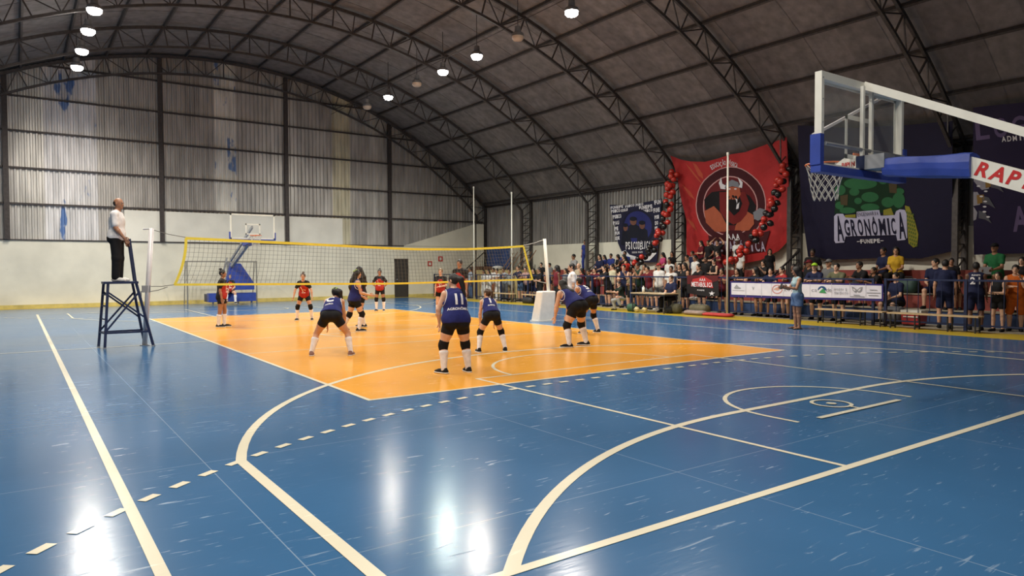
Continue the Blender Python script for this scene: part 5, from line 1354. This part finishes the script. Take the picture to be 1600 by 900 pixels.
def kit(fig, o, team, num=None, hair='pony', hcol='black', pads=True, socks=True, shoe=None, name=None, leg=.42, dx=0.0, strands=(), ribbon=False):
    if team == 'blue':
        sv, sh = fig.shirt(sleeve=0, hem=-.07 if fig.u[2] > .75 else .015, off=.014, h=.012); s = wear('jersey', sv, C_navy, o)
        # white edging of the arm holes
        for k in (-1, 1):
            c = fig.sho[k]*.93+fig.sho[-k]*.07; pts = []
            for i in range(16):
                a = 2*PI*i/16; d = fig.u*math.cos(a)*.085+fig.fw*math.sin(a)*.075; pts.append(c+d-fig.u*.025)
            P = np.array(pts)
            for _ in range(10):
                d = field(sh[0], P, sh[1]); g = P-(c-fig.u*.025-fig.xx*k*.06); g = g/np.linalg.norm(g, axis=1)[:, None]; P = P-g*np.clip(d, -.02, .05)[:, None]*.8
            MB().tube([tuple(q) for q in P], .007, 5, closed=True).build('armhole_trim', C_trim, s)
        if num:
            for i, ch_ in enumerate(num): print_on(fig, sh, ch_, .26, .16, C_trim, s, 'number', True, .035, .9, dx+(i-(len(num)-1)/2)*.105)
            print_on(fig, sh, name or 'AGRO', .06, .0, C_trim, s, 'team_name', True, .03, 1.0, dx)
    else:
        red_jersey(fig, o)
    sv, _ = fig.shorts(leg=leg, top=.08, off=.011, h=.013); wear('shorts', sv, C_black, o)
    wear('hair', fig.hair(hair, .012, [(fig.Rt@np.array(a)+[0, 0, za], fig.Rt@np.array(b)+[0, 0, zb], ra, rb_) for a, za, b, zb, ra, rb_ in strands]), M_hair[hcol], o)
    if ribbon:
        for x_ in (-.03, .025): wear('hair_ribbon', solid(Prims().cone(fig.HB+fig.Rh@[x_, -.02, .225], fig.HB+fig.Rh@[x_*1.4, -.10, .175], .013, .013, .01), .01, 0), cloth('lime_ribbon', (.38, .55, .12)), o)
    for k in (-1, 1):
        if pads: wear('knee_pad', fig.knee_pad(k), C_pad, o)
        if socks: wear('sock', fig.sock_mesh(k, topf=.24), C_sock, o)
        q = wear('shoe', fig.shoe(k, sole=True), shoe or C_shoe, o); wear('sole', fig.sole(k), C_sole, q)
GP = 'volleyball players on the court'
bend = dict(lL=((-.42, .32, -1), (-.16, -.36, -1)), lR=((.42, .32, -1), (.16, -.36, -1)), aL=((-.12, .22, -1), (.06, .25, -1)), aR=((.12, .22, -1), (-.06, .25, -1)))
def mk(args, feet, head, face, sk, lab, team, depth=None, **kw):
    f = Fig(**args); P, sc = locate(f, feet, head, depth); o = place(f, P, sc, face, sk, lab, GP); kit(f, o, team, **kw); print('player', lab[:30], 'scale %.2f' % sc, np.round(P, 2)); return o, f
# near team, blue
mk(dict(pitch=.22, hp=-.05, hy=-.6, lL=((-.26, .16, -1), (-.03, -.22, -1)), lR=((.2, .16, -1), (.06, -.22, -1)), aL=((-.42, .10, -1), (.12, .18, -1)), aR=((.15, .45, -.8), (-.7, .6, -.1)), fL=.6, fR=.1, heft=1.34),
   (713, 583), (722, 427), -14, 'light', 'heavy-set player in blue jersey number 11, nearest the camera on the orange court', 'blue', num='11', hair='short', name='AGRONÔMICA', dx=.03, strands=[((0, 0, 0), 0, (.05, -.07, 0), -.04, .045, .05), ((.05, -.07, 0), -.04, (.12, -.09, 0), -.34, .052, .02)])
mk(dict(pitch=1.0, hp=-.15, hy=.25, **{**bend, 'lL': ((-.62, .30, -1), (-.22, -.34, -1)), 'lR': ((.62, .30, -1), (.22, -.34, -1))}, heft=1.18), (517.5, 556), (512, 450), -32, 'tan', 'blue jersey player bent forward with legs wide apart and hair hanging down', 'blue', num='C', hair='short', pads=False, shoe=C_pinkshoe, dx=-.05, ribbon=True, strands=[((0, .02, 0), 0, (.10, 0, 0), -.04, .06, .06), ((.10, 0, 0), -.04, (.16, .02, 0), -.28, .062, .025)])
mk(dict(pitch=.92, hp=-.45, hy=-.5, **bend, heft=1.06), (769, 550), (762, 451), -20, 'light', 'blue jersey number 1 player crouching with a brown ponytail', 'blue', num='1', hair='pony', hcol='brown')
mk(dict(pitch=1.02, hp=-.6, hy=-.1, **{**bend, 'lL': ((-.30, .30, -1), (-.12, -.30, -1)), 'lR': ((.36, .30, -1), (.1, -.30, -1))}, heft=1.34, fL=.9, fR=.6), (903, 541.5), (886, 437), 8, 'light', 'heavy-set long-haired blue player bent forward with hands on knees', 'blue', num=None, hair='long')
mk(dict(pitch=.95, hp=-.5, **{**bend, 'lL': ((-.30, .3, -1), (-.1, -.34, -1)), 'lR': ((.30, .3, -1), (.1, -.34, -1))}, heft=1.12), (924, 521), (906, 433), 4, 'tan', 'blue player half hidden behind the long-haired crouching one', 'blue', num='5', hair='short')
mk(dict(pitch=.12, aL=((-.1, .1, -1), (.1, .9, -.5)), aR=((.12, .25, -1), (-.05, 1, -.25)), lL=((-.1, -.25, -1), (0, -.55, -1)), lR=((.05, .45, -1), (0, -.25, -1)), heft=1.1), (548, 518), (551, 421), -95, 'light', 'blue player at the net with long dark hair, stepping to the right', 'blue', num=None, hair='long', ribbon=True)
# far team, red and black
mk(dict(pitch=.08, hy=.2, aL=((-.15, .1, -1), (.1, .3, -1)), aR=((.12, .15, -1), (-.05, .3, -1)), lL=((-.08, .1, -1), (0, -.25, -1)), lR=((.1, .05, -1), (0, -.2, -1)), heft=1.08), (568, 511), (561, 416), 75, 'tan', 'red and black player with long hair facing the blue player at the net', 'red', hair='long')
mk(dict(pitch=.04, aL=((-.1, -.05, -1), (0, .2, -1)), aR=((.1, -.05, -1), (0, .2, -1)), lL=((-.04, .12, -1), (0, -.05, -1)), lR=((.06, -.06, -1), (0, -.12, -1))), (346, 511), (346, 421), -118, 'brown', 'red and black player standing in profile at the left of the court', 'red', hair='bun', pads=False)
mk(dict(pitch=.42, hp=-.25, aL=((-.5, .2, -1), (-.15, .35, -1)), aR=((.5, .2, -1), (.15, .35, -1)), lL=((-.32, .22, -1), (-.08, -.22, -1)), lR=((.32, .22, -1), (.08, -.22, -1))), (476, 500.5), (476, 426), 152, 'tan', 'red and black player with a top bun crouching ready behind the net', 'red', hair='bun', hcol='brown')
mk(dict(pitch=.03, aL=((-.75, -.2, -1), (.75, .25, -.75)), aR=((.75, -.2, -1), (-.75, .25, -.75)), lL=((-.14, .02, -1), (0, -.05, -1)), lR=((.14, .02, -1), (0, -.05, -1))), (594, 486), (597, 420.5), 145, 'brown', 'red and black player standing with hands on hips before the far wall', 'red', hair='bun')
mk(dict(pitch=.06, aL=((-.2, .1, -1), (.75, .6, -.1)), aR=((.12, .05, -1), (.05, .2, -1)), lL=((-.16, .08, -1), (0, -.12, -1)), lR=((.10, .05, -1), (0, -.1, -1))), (690, 493), (689, 419), 140, 'light', 'fair-haired red and black player with one arm across her belly', 'red', hair='short', hcol='fair', pads=False)
f = Fig(pitch=.02, female=False); P, sc = locate(f, None, (719, 405), 23.5)
o = place(f, P, sc, 120, 'brown', 'tall man in red and black shirt behind the number 11 player', GP); red_jersey(f, o); wear('shorts', f.shorts(leg=.8)[0], C_black, o); wear('hair', f.hair('short'), M_hair['black'], o)
for k in (-1, 1): wear('shoe', f.shoe(k), C_shoe, o)
# first referee on the stand
f = Fig(pitch=.03, hp=.12, hy=.2, female=False, heft=1.12, aL=((-.1, .05, -1), (.05, .35, -1)), aR=((.12, .12, -1), (-.02, .75, -1)), lL=((-.05, .02, -1), (0, -.03, -1)), lR=((.06, .05, -1), (0, -.06, -1)))
sc = 1.80/top_z(f)
o = person(f, (-6.33, -.03, 1.42), -112, 'brown', 'bald referee in white polo and black trousers standing on the stand', sc, None, .012)
wear('polo_shirt', f.shirt(sleeve=.75, hem=-.08)[0], C_white, o); wear('trousers', f.shorts(leg=1.97, flare=.012)[0], C_black, o); wear('hair', f.hair('bald'), M_hair['black'], o)
for k in (-1, 1): wear('shoe', f.shoe(k), C_sole, o)
wear('collar', solid(Prims().cone(f.NB-f.u*.01, f.NB+f.u*.02, .066, .060, .01), .012, 0), C_white, o)
# second referee
f = Fig(pitch=.06, hy=.1, female=False, heft=1.1); P, sc = locate(f, None, (896, 411), 22.5)
o = place(f, P, sc, 60, 'light', 'second referee in white polo beyond the crouching blue players'); wear('polo_shirt', f.shirt(sleeve=.7)[0], C_white, o); wear('trousers', f.shorts(leg=1.97, flare=.01)[0], C_black, o); wear('hair', f.hair('short'), M_hair['black'], o)
for k in (-1, 1): wear('shoe', f.shoe(k), C_sole, o)
# player sitting on the far hoop's base
f = Fig(pitch=-.12, hp=.1, lL=((-.2, .95, -.15), (0, .15, -1)), lR=((.2, .9, -.1), (.1, .5, -1)), aL=((-.2, .15, -1), (.4, .8, -.3)), aR=((.2, .15, -1), (-.3, .8, -.3)))
o = person(f, (-.1, 16.42, .10), 172, 'light', 'red and black player resting on the far hoop base', .98, GP); kit(f, o, 'red', hair='short', hcol='brown', pads=False)
# woman in denim skirt with phone
f = Fig(pitch=.04, hp=.1, aL=((-.15, .45, -.9), (.3, .9, .2)), aR=((.15, .4, -.9), (-.25, .95, .12)), lL=((-.06, .06, -1), (0, -.05, -1)), lR=((.08, -.02, -1), (0, -.05, -1)), heft=1.05, curl=1.0)
P, sc = locate(f, (1246, 514), (1244, 417)); o = place(f, P, sc, 62, 'brown', 'curly-haired woman in denim skirt filming from the court side')
wear('top', f.shirt(sleeve=0, hem=.02, loose=False, h=.013)[0], cloth('pale_blue_green', (.30, .42, .46)), o); wear('denim_skirt', f.skirt(drop=.26), C_denim, o); wear('hair', f.hair('curly', extra=[(np.array([x_, -.02, -.10]), np.array([x_*1.3, -.05, -.32]), .07, .055) for x_ in (-.07, 0, .07)]), M_hair['black'], o)
for k in (-1, 1): wear('sandal', f.sole(k), cloth('sandal_brown', (.05, .03, .02)), o)
hp_ = (f.wr[-1]+f.wr[1])/2+np.array([0, .11, .03]); ph = MB().box((-.04, -.006, -.08), (.04, .006, .08)).build('phone', M_black, None)
c_ = (f.an[-1]+f.an[1])/2; wp = np.array(o.location)+rzm(math.radians(62))@(hp_*sc); ph.location = wp; ph.rotation_euler = (.2, 0, math.radians(62)); tag(ph, 'black phone in the hands of the woman in denim', 'phone')
# squatting man
f = Fig(pitch=.35, hp=-.25, hy=-.2, female=False, lL=((-.35, .9, .15), (0, -.45, -1)), lR=((.3, .95, -.25), (0, -.3, -1)), aL=((-.1, .7, -.6), (.2, .9, .2)), aR=((.1, .75, -.6), (-.1, .9, .1)))
P, sc = locate(f, (965, 485), (959, 439.5)); o = place(f, P, min(1.08, sc), 70, 'light', 'man in black tee and pale trousers squatting before the fence'); print('squat', sc)
wear('tee_shirt', f.shirt()[0], cloth('black_green', (.014, .022, .017)), o); wear('trousers', f.shorts(leg=1.95, flare=.008)[0], cloth('pale_grey', (.38, .38, .37)), o); wear('hair', f.hair('short'), M_hair['black'], o)
for k in (-1, 1): wear('shoe', f.shoe(k), C_shoe, o)

# ================================================================ SPECTATORS
STAND = dict(lL=((-.07, .02, -1), (0, -.04, -1)), lR=((.09, .05, -1), (0, -.08, -1)))
SIT = dict(lL=((-.22, .97, -.08), (0, -.05, -1)), lR=((.22, .97, -.08), (0, .05, -1)))
POSES = {
 'stand': dict(pitch=.04, **STAND),
 'lean': dict(pitch=.30, hp=-.2, aL=((-.12, .75, -.6), (.7, .7, .0)), aR=((.12, .75, -.6), (-.7, .7, .05)), **STAND),
 'leanwide': dict(pitch=.28, hp=-.2, aL=((-.75, .5, -.35), (-.6, .8, 0)), aR=((.75, .5, -.35), (.6, .8, 0)), **STAND),
 'cross': dict(pitch=.03, aL=((-.15, .25, -1), (.9, .55, .1)), aR=((.15, .25, -1), (-.9, .55, .0)), **STAND),
 'hips': dict(pitch=.02, aL=((-.7, -.2, -1), (.7, .3, -.7)), aR=((.15, 0, -1), (.05, .2, -1)), **STAND),
 'armsup': dict(pitch=.02, aL=((-.8, .15, .75), (.6, -.15, .6)), aR=((.8, .15, .75), (-.6, -.15, .6)), **STAND),
 'phone': dict(pitch=.05, aL=((-.2, .6, -.6), (.25, .75, .7)), aR=((.2, .6, -.6), (-.25, .75, .7)), **STAND),
 'chin': dict(pitch=.18, aL=((-.1, .6, -.7), (.3, .35, .9)), aR=((.12, .55, -.8), (-.8, .6, .1)), **STAND),
 'sit': dict(pitch=.10, aL=((-.12, .3, -1), (.35, .9, -.25)), aR=((.12, .3, -1), (-.35, .9, -.25)), **SIT),
 'sitlean': dict(pitch=.55, hp=-.35, aL=((-.1, .6, -.8), (.45, .75, .3)), aR=((.1, .6, -.8), (-.45, .75, .3)), **SIT),
 'sitback': dict(pitch=-.25, hp=.2, aL=((-.3, -.35, -1), (-.1, -.2, -1)), aR=((.2, .3, -1), (-.3, .9, -.2)), **SIT),
 'sitside': dict(pitch=.08, hy=.8, aL=((-.12, .3, -1), (.35, .9, -.25)), aR=((.12, .3, -1), (-.35, .9, -.25)), **SIT),
}
FIGS = {}; MCACHE = {}; TAKEN = []
def cfig(pose, male, big):
    k = (pose, male, big)
    if k not in FIGS: FIGS[k] = Fig(female=not male, heft=1.15 if big else 1.0, **POSES[pose])
    return k, FIGS[k]
def cmesh(key, part, fn):
    k = (key, part)
    if k not in MCACHE:
        r = fn()
        if isinstance(r, MB): MCACHE[k] = r.mesh(part.split('|')[0], [skin('tan'), M_eye, M_pupil, M_lip], True)
        else: MCACHE[k] = meshed(r, part.split('|')[0], C_black)
    return MCACHE[k]
def dress(name, me, m, parent):
    o = bpy.data.objects.new(name, me); COL.objects.link(o); o.parent = parent
    o.material_slots[0].link = 'OBJECT'; o.material_slots[0].material = m; return o
CC = dict(white=(.66, .65, .64), black=(.014, .013, .015), maroon=(.13, .014, .022), navy=(.014, .018, .055), royal=(.03, .045, .22), grey=(.15, .15, .155), pink=(.50, .06, .17), beige=(.42, .34, .25),
          red=(.34, .03, .03), olive=(.12, .12, .07), yellow=(.60, .36, .03), green=(.02, .14, .05), orange=(.58, .13, .02), cream=(.55, .50, .36), denim=(.08, .13, .24), dgreen=(.012, .03, .02), plaid=(.30, .32, .34), striped=(.35, .34, .35), rose=(.42, .26, .25), peach=(.50, .22, .12), khaki=(.22, .17, .10), lightblue=(.36, .42, .5))
def cl(n): return cloth('crowd_'+n, CC[n])
ROWS = {'H': (11.2, 0), 'F': (12.42, 0), 'G': (12.95, 0), 'A': (13.85, .42), 'B': (14.55, .85), 'C': (15.05, 1.28), 'T': (15.28, 1.56)}
SEATROW = {'G': (13.62, 0), 'A': (14.33, .42), 'B': (14.98, .85), 'C': (15.28, 1.13)}
def spect(u, v, row, pose, male, top, bottom, hair, sk, label, sleeve=.55, leg=.8, big=False, face=None, hcol='black', capc=None, num=None):
    key, f = cfig(pose, male, big)
    X, z0 = (SEATROW if pose.startswith('sit') else ROWS)[row]
    tz = top_z(f)-(.03 if hair == 'bald' else 0); fa = (90 + rs2.uniform(-22, 22)) if face is None else face; a = math.radians(fa)
    best = None
    for dx in ((0, .1, -.08) if pose.startswith('sit') else (0, .12, .24, .36) if row == 'F' else (0, .12, -.12, .22, -.22)):
        P = on_x(u, v, X+dx); sc = min(1.12, max(.86, (P[2]-z0)/tz)); off = rzm(a)@np.array([0, (f.HB)[1], 0])*sc
        x, y = X+dx-off[0]*(0 if pose.startswith('sit') else .6), P[1]-off[1]
        dm = min([math.hypot(x-q[0], y-q[1])+max(0, abs(z0-q[2])-.3) for q in TAKEN]+[9])
        if best is None or dm > best[0]+1e-6: best = (dm, x, y, sc, P)
        if dm > .42: break
    dm, x, y, sc, P = best; TAKEN.append((x, y, z0))
    if dm < .3: print('CLOSE %.2f' % dm, label)
    if (P[2]-z0)/tz > 1.2 or (P[2]-z0)/tz < .8: print('SCALE', label, round((P[2]-z0)/tz, 2))
    me = cmesh(key, 'person', lambda: f.body(.017))
    o = bpy.data.objects.new('person', me); COL.objects.link(o); o.location = (x, y, z0); o.rotation_euler = (0, 0, a); o.scale = (sc,)*3
    o.material_slots[0].link = 'OBJECT'; o.material_slots[0].material = skin(sk); tag(o, label, 'person', 'spectators on the right side')
    dress('shirt', cmesh(key, 'shirt|%.2f' % sleeve, lambda: f.shirt(.02, sleeve)[0]), cl(top), o)
    nm = 'trousers' if leg > 1.5 else 'shorts'
    dress(nm, cmesh(key, nm+'|%.2f' % leg, lambda: f.shorts(.02, leg, flare=.01)[0]), cl(bottom), o)
    if hair: dress('hair', cmesh(key, 'hair|'+hair, lambda: f.hair(hair, .017)), M_hair[hcol], o)
    if capc: dress('cap', cmesh(key, 'cap', lambda: f.cap(.014)), capc, o)
    for k in (-1, 1): dress('shoe', cmesh(key, 'shoe|%d' % k, lambda: f.shoe(k, .016)), C_shoe if hash(label) % 1 == 0 and top not in ('white',) else C_sole, o)
    if num:
        sh = (f.shirt(.05, sleeve)[1])
        for i, ch_ in enumerate(num): print_on(f, sh, ch_, .24, .15, C_trim, o, 'number', True, .035, .9, (i-(len(num)-1)/2)*.14)
        print_on(f, sh, 'FUNEPE', .055, .30, C_trim, o, 'team_name', True, .03)
    return o
rs2 = random.Random(5)
T, F_ = True, False
# far corner, people in white
spect(756, 421, 'G', 'stand', F_, 'white', 'white', 'long', 'brown', 'long-haired woman all in white, leftmost by the tan stage', leg=1.95)
spect(763.5, 421, 'F', 'cross', F_, 'white', 'white', 'long', 'tan', 'woman in white with folded arms beside the tan stage', leg=1.95)
spect(771, 418, 'G', 'hips', F_, 'white', 'peach', 'short', 'brown', 'person in white tee and peach leggings by the stage', leg=1.95)
spect(777.5, 420, 'F', 'lean', F_, 'white', 'white', 'bun', 'tan', 'woman in white leaning on the fence with hair up', leg=1.95)
spect(788, 418, 'G', 'chin', F_, 'lightblue', 'grey', 'short', 'brown', 'person in pale blue tee left of the plaid shirt', leg=1.95)
spect(797, 420, 'F', 'leanwide', T, 'plaid', 'khaki', 'short', 'brown', 'man in grey plaid shirt and khaki shorts at the fence')
spect(735, 417, 'F', 'stand', T, 'lightblue', 'denim', 'short', 'brown', 'person in pale striped tee near the far stair railing', leg=1.95)
# at the fence behind the net post
spect(811, 415, 'F', 'leanwide', F_, 'navy', 'denim', 'short', 'tan', 'person in navy top with arms spread along the fence, left of the pink top')
spect(822.5, 417, 'F', 'lean', F_, 'rose', 'black', 'short', 'tan', 'person in pink patterned top leaning on the fence')
spect(834, 419, 'G', 'stand', F_, 'black', 'navy', 'long', 'light', 'long-haired woman in black between pink top and net post')
spect(846, 410, 'A', 'stand', T, 'black', 'black', 'short', 'light', 'man in black standing behind the folded-arms man')
spect(843, 418, 'H', 'cross', T, 'black', 'black', 'short', 'brown', 'man in black with folded arms in front of the fence')
spect(859, 414, 'A', 'stand', T, 'grey', 'black', 'short', 'brown', 'man in dark grey tee left of the maroon jersey')
o = spect(870, 415, 'H', 'stand', T, 'maroon', 'black', 'curly', 'dark', 'curly-haired man in maroon jersey and orange shoes', sleeve=0)
for c_ in o.children:
    if c_.name.startswith('shoe'): c_.material_slots[0].material = cl('orange')
spect(884, 419, 'F', 'stand', F_, 'grey', 'denim', 'long', 'tan', 'woman in dark grey top and jeans beside the maroon jersey', leg=1.95)
spect(904.5, 412, 'G', 'stand', T, 'beige', 'black', 'bald', 'light', 'balding man behind the second referee', hcol='grey')
spect(909.5, 419, 'F', 'lean', F_, 'maroon', 'black', 'long', 'tan', 'long-haired woman in maroon right of the second referee')
spect(920, 421, 'F', 'stand', F_, 'black', 'black', 'short', 'brown', 'person in black beside the arms-spread maroon tee')
spect(898, 394, 'B', 'sit', T, 'striped', 'black', 'short', 'brown', 'man in striped tee seated high before the white wall')
spect(914, 384, 'T', 'stand', F_, 'royal', 'royal', 'bun', 'brown', 'person all in royal blue standing on the top step', leg=1.9)
spect(930.5, 418, 'F', 'leanwide', T, 'maroon', 'black', 'short', 'light', 'young man in maroon with arms spread along the fence')
spect(933.5, 406, 'B', 'sit', T, 'royal', 'black', 'short', 'tan', 'boy in royal blue seated below the two blue friends')
spect(938.5, 397, 'B', 'sit', F_, 'navy', 'black', 'long', 'light', 'long-haired woman in navy, first seated right of the second column')
spect(945.5, 398, 'C', 'sit', F_, 'royal', 'black', 'long', 'tan', 'woman in royal blue seated next to the navy one')
spect(956, 396, 'C', 'sit', T, 'royal', 'black', 'short', 'brown', 'man in royal blue seated left of the navy banner')
spect(966.5, 397, 'C', 'sitside', F_, 'black', 'black', 'long', 'tan', 'woman in dark top seated below the navy banner edge')
spect(976.5, 397, 'B', 'sit', F_, 'black', 'black', 'long', 'light', 'bare-shouldered woman with long hair under the navy banner', sleeve=0)
spect(982.5, 392, 'C', 'sitlean', T, 'royal', 'black', 'short', 'brown', 'man in blue seated behind the bare-shouldered woman')
spect(946, 415, 'F', 'lean', T, 'black', 'black', 'short', 'light', 'man in black tee leaning on the fence behind the squatting man')
spect(957, 412, 'G', 'stand', T, 'cream', 'black', 'short', 'light', 'man in cream tee left of the navy sleeveless jersey')
spect(976, 413, 'F', 'chin', T, 'navy', 'black', 'short', 'light', 'man in sleeveless navy jersey with hand to his mouth', sleeve=0)
spect(986.5, 424, 'F', 'cross', F_, 'khaki', 'black', 'short', 'tan', 'smaller woman with folded arms by the green jersey')
spect(998, 410, 'F', 'chin', T, 'dgreen', 'black', 'short', 'brown', 'big man in dark green jersey resting chin on hand', big=True, sleeve=0)
spect(1007, 412, 'G', 'stand', F_, 'beige', 'black', 'long', 'tan', 'woman in beige behind the maroon tee at the fence')
spect(1013, 416, 'F', 'leanwide', T, 'maroon', 'grey', 'short', 'tan', 'man in maroon tee resting both arms on the fence')
spect(1030, 411, 'F', 'stand', T, 'white', 'grey', None, 'light', 'man in white tee and red cap at the fence', capc=cl('red'))
spect(1037, 394, 'C', 'sitside', F_, 'pink', 'black', 'long', 'tan', 'long-haired woman in bright pink top on the top step')
spect(1050, 394, 'B', 'stand', F_, 'black', 'black', 'long', 'tan', 'dark-haired woman standing beside the pink top')
spect(1046.5, 403, 'A', 'stand', T, 'white', 'denim', 'short', 'brown', 'man in white tee standing behind the strap man')
spect(1049, 415, 'F', 'stand', T, 'white', 'black', 'short', 'brown', 'man in white tee with dark strap behind the scorer')
spect(1062, 411, 'G', 'cross', F_, 'black', 'black', 'long', 'light', 'woman in black left of the white-tee man, nearer the column')
spect(1070, 410, 'F', 'stand', F_, 'black', 'black', 'long', 'tan', 'woman in sleeveless black beside the banner top corner', sleeve=0)
spect(1075, 398, 'B', 'sit', T, 'beige', 'black', 'short', 'tan', 'man in beige tee seated by the third column')
spect(1082, 396, 'B', 'stand', T, 'navy', 'black', 'short', 'brown', 'man in navy standing under the red banner left edge')
spect(1086.5, 398, 'A', 'stand', T, 'white', 'black', 'short', 'brown', 'man in plain white tee in the middle of the black group')
spect(1095.5, 381, 'C', 'cross', F_, 'maroon', 'black', 'long', 'light', 'woman in maroon standing high before the red banner')
spect(1107, 377, 'C', 'hips', T, 'black', 'black', 'short', 'brown', 'man in black standing highest before the red banner')
spect(1121, 381, 'C', 'armsup', T, 'black', 'black', 'short', 'tan', 'man in black with both hands behind his head')
spect(1122, 392, 'B', 'leanwide', T, 'maroon', 'black', 'short', 'light', 'man in maroon with an arm stretched out before the banner')
spect(1103.5, 400, 'A', 'stand', T, 'black', 'black', 'short', 'dark', 'dark-skinned man in black tee above the small team banner')
spect(1116, 404, 'A', 'cross', F_, 'black', 'black', 'bun', 'light', 'woman in sleeveless black with hair up above the small banner', sleeve=0)
spect(1093, 412, 'G', 'lean', T, 'black', 'black', 'short', 'light', 'man in black leaning over the small team banner')
spect(1129, 418, 'F', 'chin', F_, 'maroon', 'black', 'long', 'tan', 'young woman in maroon between the banner and the white pole', leg=.5)
spect(1152, 374, 'C', 'stand', T, 'white', 'black', None, 'dark', 'boy in white tee and white cap before the red banner', capc=cl('white'))
spect(1156.5, 389, 'B', 'stand', T, 'white', 'black', 'short', 'brown', 'bearded man in white behind the balloon garland')
spect(1203, 394, 'B', 'stand', F_, 'black', 'black', 'long', 'light', 'long-haired woman in black by the black stair railing', face=130)
spect(1193, 407, 'A', 'phone', F_, 'black', 'black', 'long', 'light', 'woman in black lifting a phone near the stair railing')
spect(1153, 419, 'F', 'leanwide', F_, 'black', 'black', 'long', 'tan', 'woman in black leaning on the fence just right of the white pole', leg=.5)
spect(1181, 417, 'F', 'leanwide', F_, 'black', 'black', 'curly', 'tan', 'curly-haired woman in black leaning above the sponsor banner', leg=.5)
spect(1205.5, 418, 'F', 'lean', T, 'navy', 'black', 'short', 'light', 'boy in dark tee leaning beside the red shirt')
spect(1223, 416, 'F', 'leanwide', F_, 'red', 'black', 'short', 'light', 'person in red shirt leaning left of the filming woman', leg=.5)
spect(1240, 412, 'G', 'stand', T, 'black', 'black', 'short', 'dark', 'dark-skinned man in black behind the filming woman')
# right half
spect(1267, 388, 'B', 'sitback', T, 'black', 'black', 'short', 'dark', 'man in black reclining on the steps left of the navy banner')
spect(1266, 406, 'A', 'sit', T, 'black', 'black', None, 'brown', 'man in black with maroon cap behind the lime cap', capc=cl('maroon'))
spect(1274.5, 411, 'F', 'lean', T, 'navy', 'black', None, 'light', 'man in navy tee and lime green cap at the fence', capc=cloth('lime', (.35, .62, .04)))
spect(1297, 404, 'A', 'sit', T, 'grey', 'black', None, 'tan', 'man in grey tee and grey cap seated behind the olive tee', capc=cl('grey'))
spect(1309, 411, 'F', 'lean', T, 'olive', 'black', 'short', 'light', 'man in olive tee leaning on the fence with folded arms', big=True)
spect(1349.5, 408, 'A', 'sitlean', T, 'black', 'black', 'short', 'brown', 'man in black with hands to his face on the bleacher')
spect(1371, 417, 'A', 'sitlean', F_, 'black', 'black', 'short', 'brown', 'person in black hunched over below the yellow top')
spect(1382, 386, 'B', 'sit', F_, 'navy', 'black', 'short', 'brown', 'person in navy tee seated left of the yellow top')
spect(1401.5, 385, 'B', 'sit', F_, 'yellow', 'black', 'long', 'tan', 'woman in bright yellow top seated below the corn banner', leg=1.9)
spect(1402, 421, 'G', 'sit', F_, 'navy', 'black', 'short', 'light', 'person in navy tee seated low by the fence gate')
spect(1463.5, 403, 'A', 'sitside', T, 'navy', 'navy', 'short', 'light', 'bearded man in navy seated left of the standing navy tee')
spect(1477, 405, 'F', 'stand', T, 'navy', 'navy', 'short', 'tan', 'man in navy tee standing with his back to the court', face=-70)
spect(1487, 408, 'A', 'stand', T, 'black', 'black', 'short', 'brown', 'man half hidden beside the fifth column')
spect(1495.5, 419, 'A', 'sitlean', T, 'grey', 'black', 'bald', 'brown', 'balding man seated low in front of the fifth column', hcol='grey')
spect(1525, 409, 'F', 'stand', T, 'navy', 'navy', 'short', 'dark', 'man in navy jersey number 21 with his back to the court', face=-68, sleeve=0, num='21')
spect(1556, 380, 'B', 'sit', T, 'green', 'green', None, 'brown', 'man in green tee and dark cap seated on the top step', capc=cl('black'))
spect(1560, 424, 'F', 'cross', F_, 'black', 'black', 'long', 'light', 'woman in black crop top with folded arms beside the orange player', sleeve=0, leg=.45)
spect(1597, 401, 'A', 'stand', F_, 'black', 'black', 'long', 'light', 'dark-haired woman behind the orange player')
spect(1588, 413, 'F', 'chin', T, 'orange', 'orange', 'short', 'light', 'heavy-set player in orange kit at the right frame edge', big=True, sleeve=0, leg=.95)
# scorer behind the table
key, f = cfig('sit', T, F_)
o = spect(1033, 433, 'F', 'sit', T, 'black', 'black', 'short', 'light', 'scorer in black seated behind the table') if False else None
me = cmesh(key, 'person', lambda: f.body(.017)); o = bpy.data.objects.new('person', me); COL.objects.link(o)
q = on_x(1033, 433, 11.62); o.location = (11.62, .35, .03); o.rotation_euler = (0, 0, math.radians(95)); o.material_slots[0].link = 'OBJECT'; o.material_slots[0].material = skin('light')
tag(o, 'scorer in dark tee seated behind the scorer table', 'person')
dress('shirt', cmesh(key, 'shirt|0.55', lambda: f.shirt(.02, .55)[0]), cl('navy'), o); dress('trousers', cmesh(key, 'trousers|1.90', lambda: f.shorts(.02, 1.9, flare=.01)[0]), cl('black'), o); dress('hair', cmesh(key, 'hair|short', lambda: f.hair('short', .017)), M_hair['brown'], o)
for k in (-1, 1): dress('shoe', cmesh(key, 'shoe|%d' % k, lambda: f.shoe(k, .016)), C_shoe, o)
